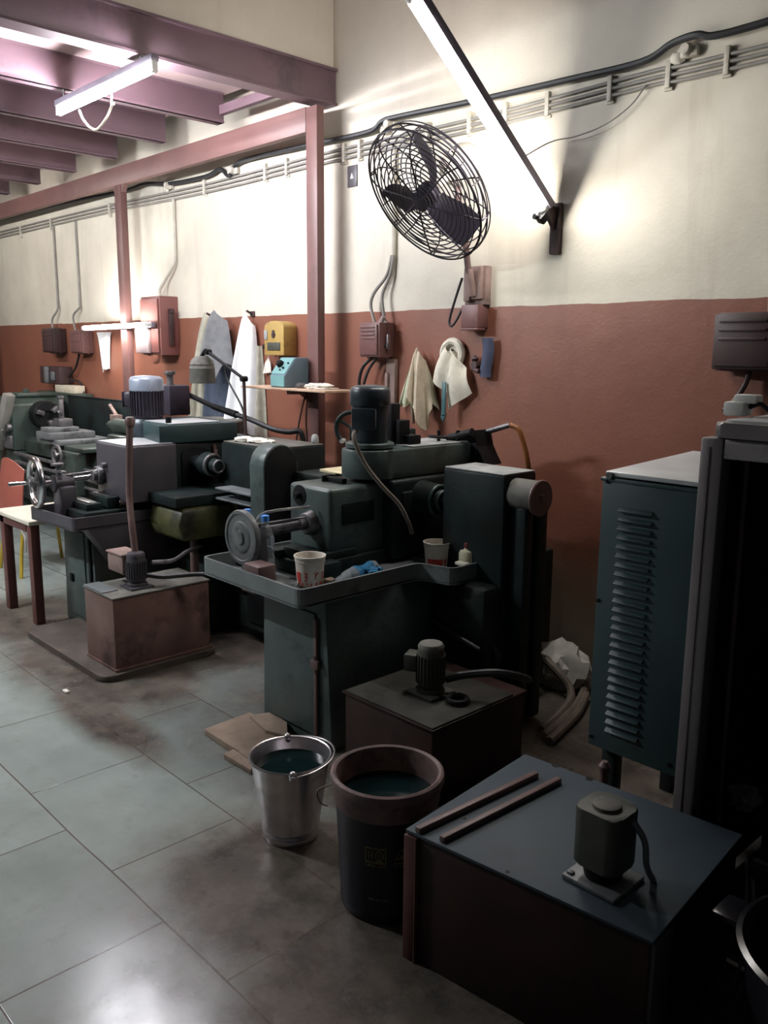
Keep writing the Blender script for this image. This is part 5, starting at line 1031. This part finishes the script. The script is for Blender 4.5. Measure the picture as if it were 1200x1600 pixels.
# plinth and coolant tank of the second machine
pl_ = MB().prism(rounded([(-5.02, 1.80), (-3.96, 1.80), (-3.96, 2.5), (-5.02, 2.5)], 0.09), 'z', 0.0, 0.035, 0.008)
o = single('concrete_plinth', pl_, 'concrete', 'low oily concrete plinth under the rusty tank', 'plinth', (-4.5, 2.3, 0)); o['kind'] = 'structure'
t2 = thing('coolant_tank', 'rust brown coolant tank in front of the second machine', 'tank', (-4.17, 2.17, 0))
MB().box(-4.335, -4.0, 1.89, 2.46, 0.0355, 0.425, 0.005).box(-4.34, -3.99, 1.885, 2.47, 0.0355, 0.05, 0.002).make('tank_body', 'rust', t2)
MB().box(-4.34, -3.995, 1.885, 2.465, 0.425, 0.434, 0.002).make('tank_lid', 'dust_lid', t2)
MB().box(-4.34, -4.12, 1.89, 1.98, 0.4345, 0.44, 0.002).make('lid_plate', 'tray', t2)
coolant_pump(t2, (-4.12, 2.09, 0.434), 'mauve', 0.05, 0.14, (-1, -0.12), 'mauve')
MB().box(-4.335, -4.16, 2.03, 2.14, 0.50, 0.60, 0.01).box(-4.34, -4.16, 2.025, 2.145, 0.60, 0.612, 0.004).make('terminal_cover', 'wood', t2)
P = [aty(211, 862, 2.10), aty(206, 820, 2.10), aty(202, 770, 2.12), aty(202, 700, 2.13), aty(203, 662, 2.14)]
MB().tube([P[0]-Vector((0, 0, 0.08))]+P, 0.019, 10).lathe(P[-1]-Vector((0, 0, 0.01)), (0, 0, 1), [(0.026, 0), (0.028, 0.03), (0.02, 0.045)], 16).make('coolant_pipe', 'pipe_brown', t2)
MB().tube([(-4.08, 2.13, 0.50), (-4.02, 2.2, 0.49), (-3.9, 2.36, 0.50), (-3.72, 2.5, 0.48), (-3.6, 2.58, 0.40), (-3.56, 2.62, 0.25)], 0.013, 8).make('coolant_hose', 'cable_black', t2)
MB().tube([(-4.10, 2.17, 0.56), (-4.1, 2.3, 0.55), (-4.2, 2.45, 0.56), (-4.3, 2.6, 0.55)], 0.012, 8).make('return_pipe', 'dull_steel', t2)

# ------------------------------------------------------------------ lathe by the wall, far left
la_ = thing('lathe', 'green engine lathe with a black chuck standing along the far wall', 'lathe', (-7.6, 3.25, 0))
MB().prism([(-8.85, 0.72), (-8.30, 0.72), (-8.30, 1.16), (-8.38, 1.22), (-8.72, 1.22), (-8.85, 1.16)], 'y', 3.02, 3.52, 0.015).make('headstock', 'lathe_green', la_)
MB().prism([(-8.72, 0.70), (-8.58, 0.70), (-8.17, 1.25), (-8.29, 1.275)], 'y', 2.94, 3.02, 0.01).make('end_cover', 'conduit_grey', la_)
MB().box(-8.52, -8.32, 2.99, 3.022, 0.74, 0.86, 0.006).cyl((-8.36, 3.02, 0.94), (-8.36, 2.98, 0.94), 0.04, seg=18, bev=0.004).cyl((-8.45, 3.0, 0.80), (-8.36, 2.94, 0.92), 0.010, seg=8).make('gear_levers', 'dull_steel', la_)
MB().box(-8.62, -8.36, 3.1, 3.5, 1.222, 1.26, 0.01).cyl((-8.4, 3.2, 1.26), (-8.4, 3.2, 1.30), 0.03, seg=12).make('headstock_lid', 'lathe_green', la_)
MB().lathe((-8.30, 3.28, 1.06), (1, 0, 0), [(0.07, 0), (0.07, 0.05), (0.125, 0.055), (0.13, 0.065), (0.13, 0.18), (0.12, 0.19), (0.045, 0.192), (0.045, 0.17), (0, 0.17)], 40).make('chuck', 'black', la_)
for k in range(3):
    a = 2*PI*k/3+0.7
    MB().box(0, 0.05, 0.05, 0.115, -0.02, 0.02, 0.004, Matrix.Translation((-8.11, 3.28, 1.06)) @ Matrix.Rotation(a, 4, 'X')).make('chuck_jaw', 'dull_steel', la_)
MB().box(-8.30, -6.0, 3.12, 3.44, 0.70, 0.82, 0.01).prism([(3.14, 0.82), (3.17, 0.855), (3.20, 0.82)], 'x', -8.3, -6.0).prism([(3.36, 0.82), (3.39, 0.855), (3.42, 0.82)], 'x', -8.3, -6.0).make('bed', 'lathe_green', la_)
MB().box(-7.75, -7.25, 3.02, 3.5, 0.855, 0.90, 0.01).box(-7.66, -7.36, 2.98, 3.4, 0.90, 0.96, 0.008).box(-7.60, -7.42, 3.0, 3.28, 0.96, 1.0, 0.008).make('carriage', 'grey', la_)
MB().box(-7.60, -7.48, 3.12, 3.25, 1.0, 1.07, 0.008).box(-7.57, -7.54, 3.16, 3.20, 1.07, 1.25, 0.004).cyl((-7.555, 3.18, 1.25), (-7.555, 3.18, 1.27), 0.03, seg=12).cyl((-7.55, 3.18, 1.10), (-7.42, 3.10, 1.14), 0.011, seg=8).make('tool_post', 'dull_steel', la_)
MB().box(-7.08, -6.78, 2.94, 3.04, 0.48, 0.84, 0.012).box(-7.12, -6.74, 3.0, 3.5, 0.84, 0.875, 0.006).make('apron', 'lathe_green', la_)
hwc = Vector((-7.03, 2.90, 0.80))
w = MB().ring(hwc, (0, 1, 0), 0.085, 0.014, 36, 8).cyl(hwc+Vector((0, -0.02, 0)), hwc+Vector((0, 0.07, 0)), 0.026, seg=14)
for k in range(3):
    a = 2*PI*k/3+0.3
    w.cyl(hwc, hwc+Vector((math.cos(a)*0.085, 0, math.sin(a)*0.085)), 0.010, seg=8)
w.cyl(hwc+Vector((0.06, 0, -0.06)), hwc+Vector((0.06, -0.08, -0.06)), 0.014, seg=10).make('apron_handwheel', 'dull_steel', la_)
for z, r_ in ((0.70, 0.017), (0.62, 0.014), (0.55, 0.014)):
    MB().cyl((-8.3, 3.02, z), (-6.05, 3.02, z), r_, seg=12).make('lead_screw', 'dull_steel', la_)
MB().box(-6.62, -6.36, 3.15, 3.42, 0.855, 1.0, 0.015).cyl((-6.7, 3.28, 1.06), (-6.3, 3.28, 1.06), 0.06, seg=24, bev=0.005).cyl((-6.82, 3.28, 1.06), (-6.7, 3.28, 1.06), 0.03, 0.035, 16).cyl((-6.88, 3.28, 1.06), (-6.82, 3.28, 1.06), 0.004, 0.03, 16).make('tailstock', 'lathe_green', la_)
MB().ring((-6.23, 3.28, 1.06), (1, 0, 0), 0.075, 0.012, 32, 8).cyl((-6.3, 3.28, 1.06), (-6.22, 3.28, 1.06), 0.02, seg=12).cyl((-6.23, 3.28, 0.99), (-6.23, 3.28, 1.13), 0.009, seg=8).make('tailstock_wheel', 'dull_steel', la_)
MB().box(-8.8, -8.32, 3.05, 3.5, 0.0, 0.72, 0.015).make('headstock_cabinet', 'lathe_green', la_)
MB().box(-6.55, -6.05, 3.10, 3.46, 0.0, 0.70, 0.015).make('tail_cabinet', 'green_dark', la_)
MB().box(-8.32, -6.5, 3.0, 3.5, 0.30, 0.33, 0.004).box(-8.32, -6.5, 3.0, 3.012, 0.33, 0.38, 0.003).make('chip_tray', 'green_dark', la_)
MB().box(-8.25, -6.50, 3.545, 3.56, 0.75, 1.225, 0.003).box(-8.25, -6.50, 3.54, 3.565, 1.225, 1.24, 0.003).box(-7.3, -7.26, 3.45, 3.545, 0.7, 0.9).make('splash_guard', 'green_dark', la_)
single('tool_cabinet', MB().box(-9.15, -8.15, 3.60, 3.765, 0.0, 1.245, 0.01).box(-9.10, -8.20, 3.592, 3.602, 0.1, 1.2, 0.004), 'lathe_green', 'shallow green cabinet against the wall behind the lathe headstock', 'cabinet', (-8.6, 3.68, 0))
single('cream_carton', MB().box(-8.72, -8.30, 3.62, 3.75, 1.2455, 1.32, 0.006), 'cream_plastic', 'flat cream carton on the shallow green cabinet behind the lathe', 'box', (-8.5, 3.68, 1.2455))
single('inclined_bar', MB().cyl((-7.25, 3.50, 1.19), (-6.82, 3.40, 1.04), 0.016, seg=10).box(-6.98, -6.9, 3.36, 3.44, 1.03, 1.13, 0.004), 'wood', 'inclined brown bar with a pale block on the lathe bed', 'bar', (-6.9, 3.4, 1.0))

# ------------------------------------------------------------------ stand and chair at the left edge
sd_ = thing('work_stand', 'small stand with brown red angle legs and a pale top at the left edge', 'stand', (-5.42, 2.18, 0))
MB().prism([(-5.72, 1.92), (-5.14, 1.92), (-5.14, 2.10), (-5.205, 2.10), (-5.205, 2.46), (-5.72, 2.46)], 'z', 0.63, 0.655, 0.003).make('stand_top', 'cream_top', sd_)
MB().box(-5.69, -5.22, 1.93, 1.95, 0.58, 0.63, 0.003).make('stand_apron', 'redleg', sd_)
MB().box(-5.69, -5.22, 2.43, 2.45, 0.58, 0.63, 0.003).make('stand_apron', 'redleg', sd_)
for x in (-5.62, -5.175):
    for y in (1.93, 2.40):
        if y > 2 and x > -5.3: x = -5.24
        MB().box(x-0.032, x+0.032, y-0.0, y+0.055, 0, 0.63, 0.004).make('leg', 'redleg', sd_)
ch = thing('chair', 'brick red plastic chair with yellow tube legs at the left edge', 'chair', (-6.45, 2.45, 0))
def chair_back(u, v):
    s = u*2-1
    return (-6.55+s*0.25*(1-0.10*v), 2.36-0.10*(1-s*s)*0.4-0.05*(1-v), 0.46+0.42*v*(1-0.18*s*s*v))
MB().sheet(chair_back, 20, 16, 0.008).make('backrest', 'chair_red', ch)
MB().sheet(lambda u, v: (-6.55+(u-0.5)*0.46, 2.32+0.42*v, 0.45+0.015*math.cos((u-0.5)*PI)-0.03*abs(u-0.5)+0.02*v), 16, 16, 0.010).make('seat', 'chair_red', ch)
for sx in (-1, 1):
    for y, dy2 in ((2.34, -0.04), (2.70, 0.04)):
        MB().tube([(-6.52+sx*0.16, y, 0.44), (-6.52+sx*0.19, y+dy2, 0.2), (-6.52+sx*0.21, y+dy2*1.6, 0.0)], 0.014, 8).make('leg', 'chair_yellow', ch)
MB().tube([(-6.63, 2.30, 0.2), (-6.6, 2.31, 0.32), (-6.44, 2.31, 0.38), (-6.28, 2.31, 0.32), (-6.25, 2.30, 0.2)], 0.010, 8).make('leg_hoop', 'conduit_grey', ch)

# ------------------------------------------------------------------ on the floor
def fpoly(pxs, z): return [tuple(atz(x, y, z)[:2]) for x, y in pxs]
cbp = fpoly([(319, 1138), (390, 1112), (440, 1135), (430, 1160), (392, 1188), (372, 1172), (352, 1160)], 0.03)
cbp2 = [(a, b) for a, b in cbp]
single('cardboard_sheet', MB().prism(cbp2, 'z', 0.0, 0.028, 0.002), 'cardboard', 'torn flat cardboard sheet on the floor left of the steel bucket', 'cardboard', (cbp[0][0], cbp[0][1], 0))
cbp3 = fpoly([(390, 1117), (425, 1112), (448, 1128), (450, 1150), (415, 1140)], 0.045)
single('cardboard_scrap', MB().prism(cbp3, 'z', 0.0285, 0.045, 0.002), 'cardboard', 'smaller torn cardboard piece lying on the cardboard sheet', 'cardboard', (cbp3[0][0], cbp3[0][1], 0.0285))
cbp4 = fpoly([(352, 1160), (375, 1160), (412, 1180), (420, 1196), (396, 1204), (370, 1182)], 0.02)
p = atz(385, 1180, 0)
single('cardboard_flap', MB().prism([(a+0.03, b-0.03) for a, b in fpoly([(353, 1178), (372, 1168), (400, 1188), (395, 1203)], 0.0)], 'z', 0.0, 0.022, 0.002), 'cardboard', 'torn cardboard flap nearest the steel bucket', 'cardboard', (p.x, p.y, 0))
p = atz(103, 1082, 0)
single('paper_scrap', MB().box(p.x-0.022, p.x+0.022, p.y-0.009, p.y+0.012, 0.0005, 0.012, 0.003), 'paper', 'tiny white scrap on the tiles in front of the rusty tank', 'scrap', (p.x, p.y, 0))
p = atz(553, 1415, 0)
single('wood_splinter', MB().box(-0.03, 0.03, -0.006, 0.006, 0.0005, 0.010, 0.002, Matrix.Translation((p.x, p.y, 0)) @ Matrix.Rotation(0.6, 4, 'Z')), 'wood', 'small brown splinter on the floor left of the blue black drum', 'splinter', (p.x, p.y, 0))
p = aty(866, 1064, 3.5)
single('plastic_sack', MB().blob((p.x, 3.55, 0.09), 0.16, 0.10, 0.14, 0.22, 5, 3, 3, 0.001), 'bag', 'crumpled white plastic sack on the floor behind the gear case', 'sack', (p.x, 3.55, 0))
for pts, lab in (
    ([(852, 1030, .16), (872, 1050, .12), (890, 1075, .06), (890, 1095, .03), (868, 1122, .022), (845, 1140, .022)], 'thickest grey brown hose curving down past the white sack'),
    ([(915, 1055, .05), (912, 1080, .03), (898, 1105, .022), (875, 1130, .022), (850, 1150, .022)], 'middle grey brown hose on the floor beside the near machine'),
    ([(916, 1085, .03), (905, 1110, .022), (888, 1130, .022), (858, 1158, .022)], 'lowest grey brown hose on the floor by the louvred cabinet')):
    q = [tuple(atz(*a)) for a in pts]
    single('floor_hose', MB().tube(q, 0.02, 8), 'bundle', lab, 'hose', q[0], 'hoses on the floor by the wall')
single('wooden_plank', MB().box(-0.42, 0.42, -0.06, 0.06, 0.0005, 0.03, 0.004, Matrix.Translation((-1.6, 3.62, 0))), 'wood', 'old plank lying on the floor along the foot of the wall', 'plank', (-1.6, 3.62, 0))

# ------------------------------------------------------------------ light
def emit(m, s): M[m].node_tree.nodes['Principled BSDF'].inputs['Emission Strength'].default_value = s
K = 1.0
emit('tube_cool', 150); emit('tube_warm', 300); emit('tube_far', 120); emit('fill_tube_bay', 820); emit('fill_tube_end', 260)
# unseen tube added on the aisle side to light the aisle
l4, T4 = tube_lamp('tube_lamp', 'unseen tube lamp added under the mezzanine to light the aisle', (-6.3, 0.1, 3.13), (1, 0, 0), (0, 0, 1), 1.22, 'fill_tube_bay')
for x in (-6.22, -5.42): MB().cyl((x, 0.1, 3.19), (x, 0.1, 3.255), 0.006, seg=8).make('hanger_rod', 'dull_steel', l4)
l5, T5 = tube_lamp('tube_lamp', 'unseen tube lamp added under the mezzanine to brighten the far end', (-9.6, 1.5, 3.13), (1, 0, 0), (0, 0, 1), 1.22, 'fill_tube_end')  # unseen tube added to brighten the far left wall
for x in (-9.42, -8.62): MB().cyl((x, 1.5, 3.19), (x, 1.5, 3.255), 0.006, seg=8).make('hanger_rod', 'dull_steel', l5)
w = bpy.data.worlds.new('world'); SC.world = w; w.use_nodes = True
w.node_tree.nodes['Background'].inputs[0].default_value = (0.75, 0.85, 1.0, 1)
w.node_tree.nodes['Background'].inputs[1].default_value = 0.02
SC.view_settings.view_transform = 'Standard'
SC.view_settings.look = 'None'
SC.view_settings.gamma = 1.0
SC.view_settings.use_curve_mapping = False
SC.view_settings.exposure = 0.0
SC.cycles.max_bounces = 8
SC.cycles.diffuse_bounces = 4
SC.cycles.sample_clamp_indirect = 6
SC.cycles.use_denoising = True
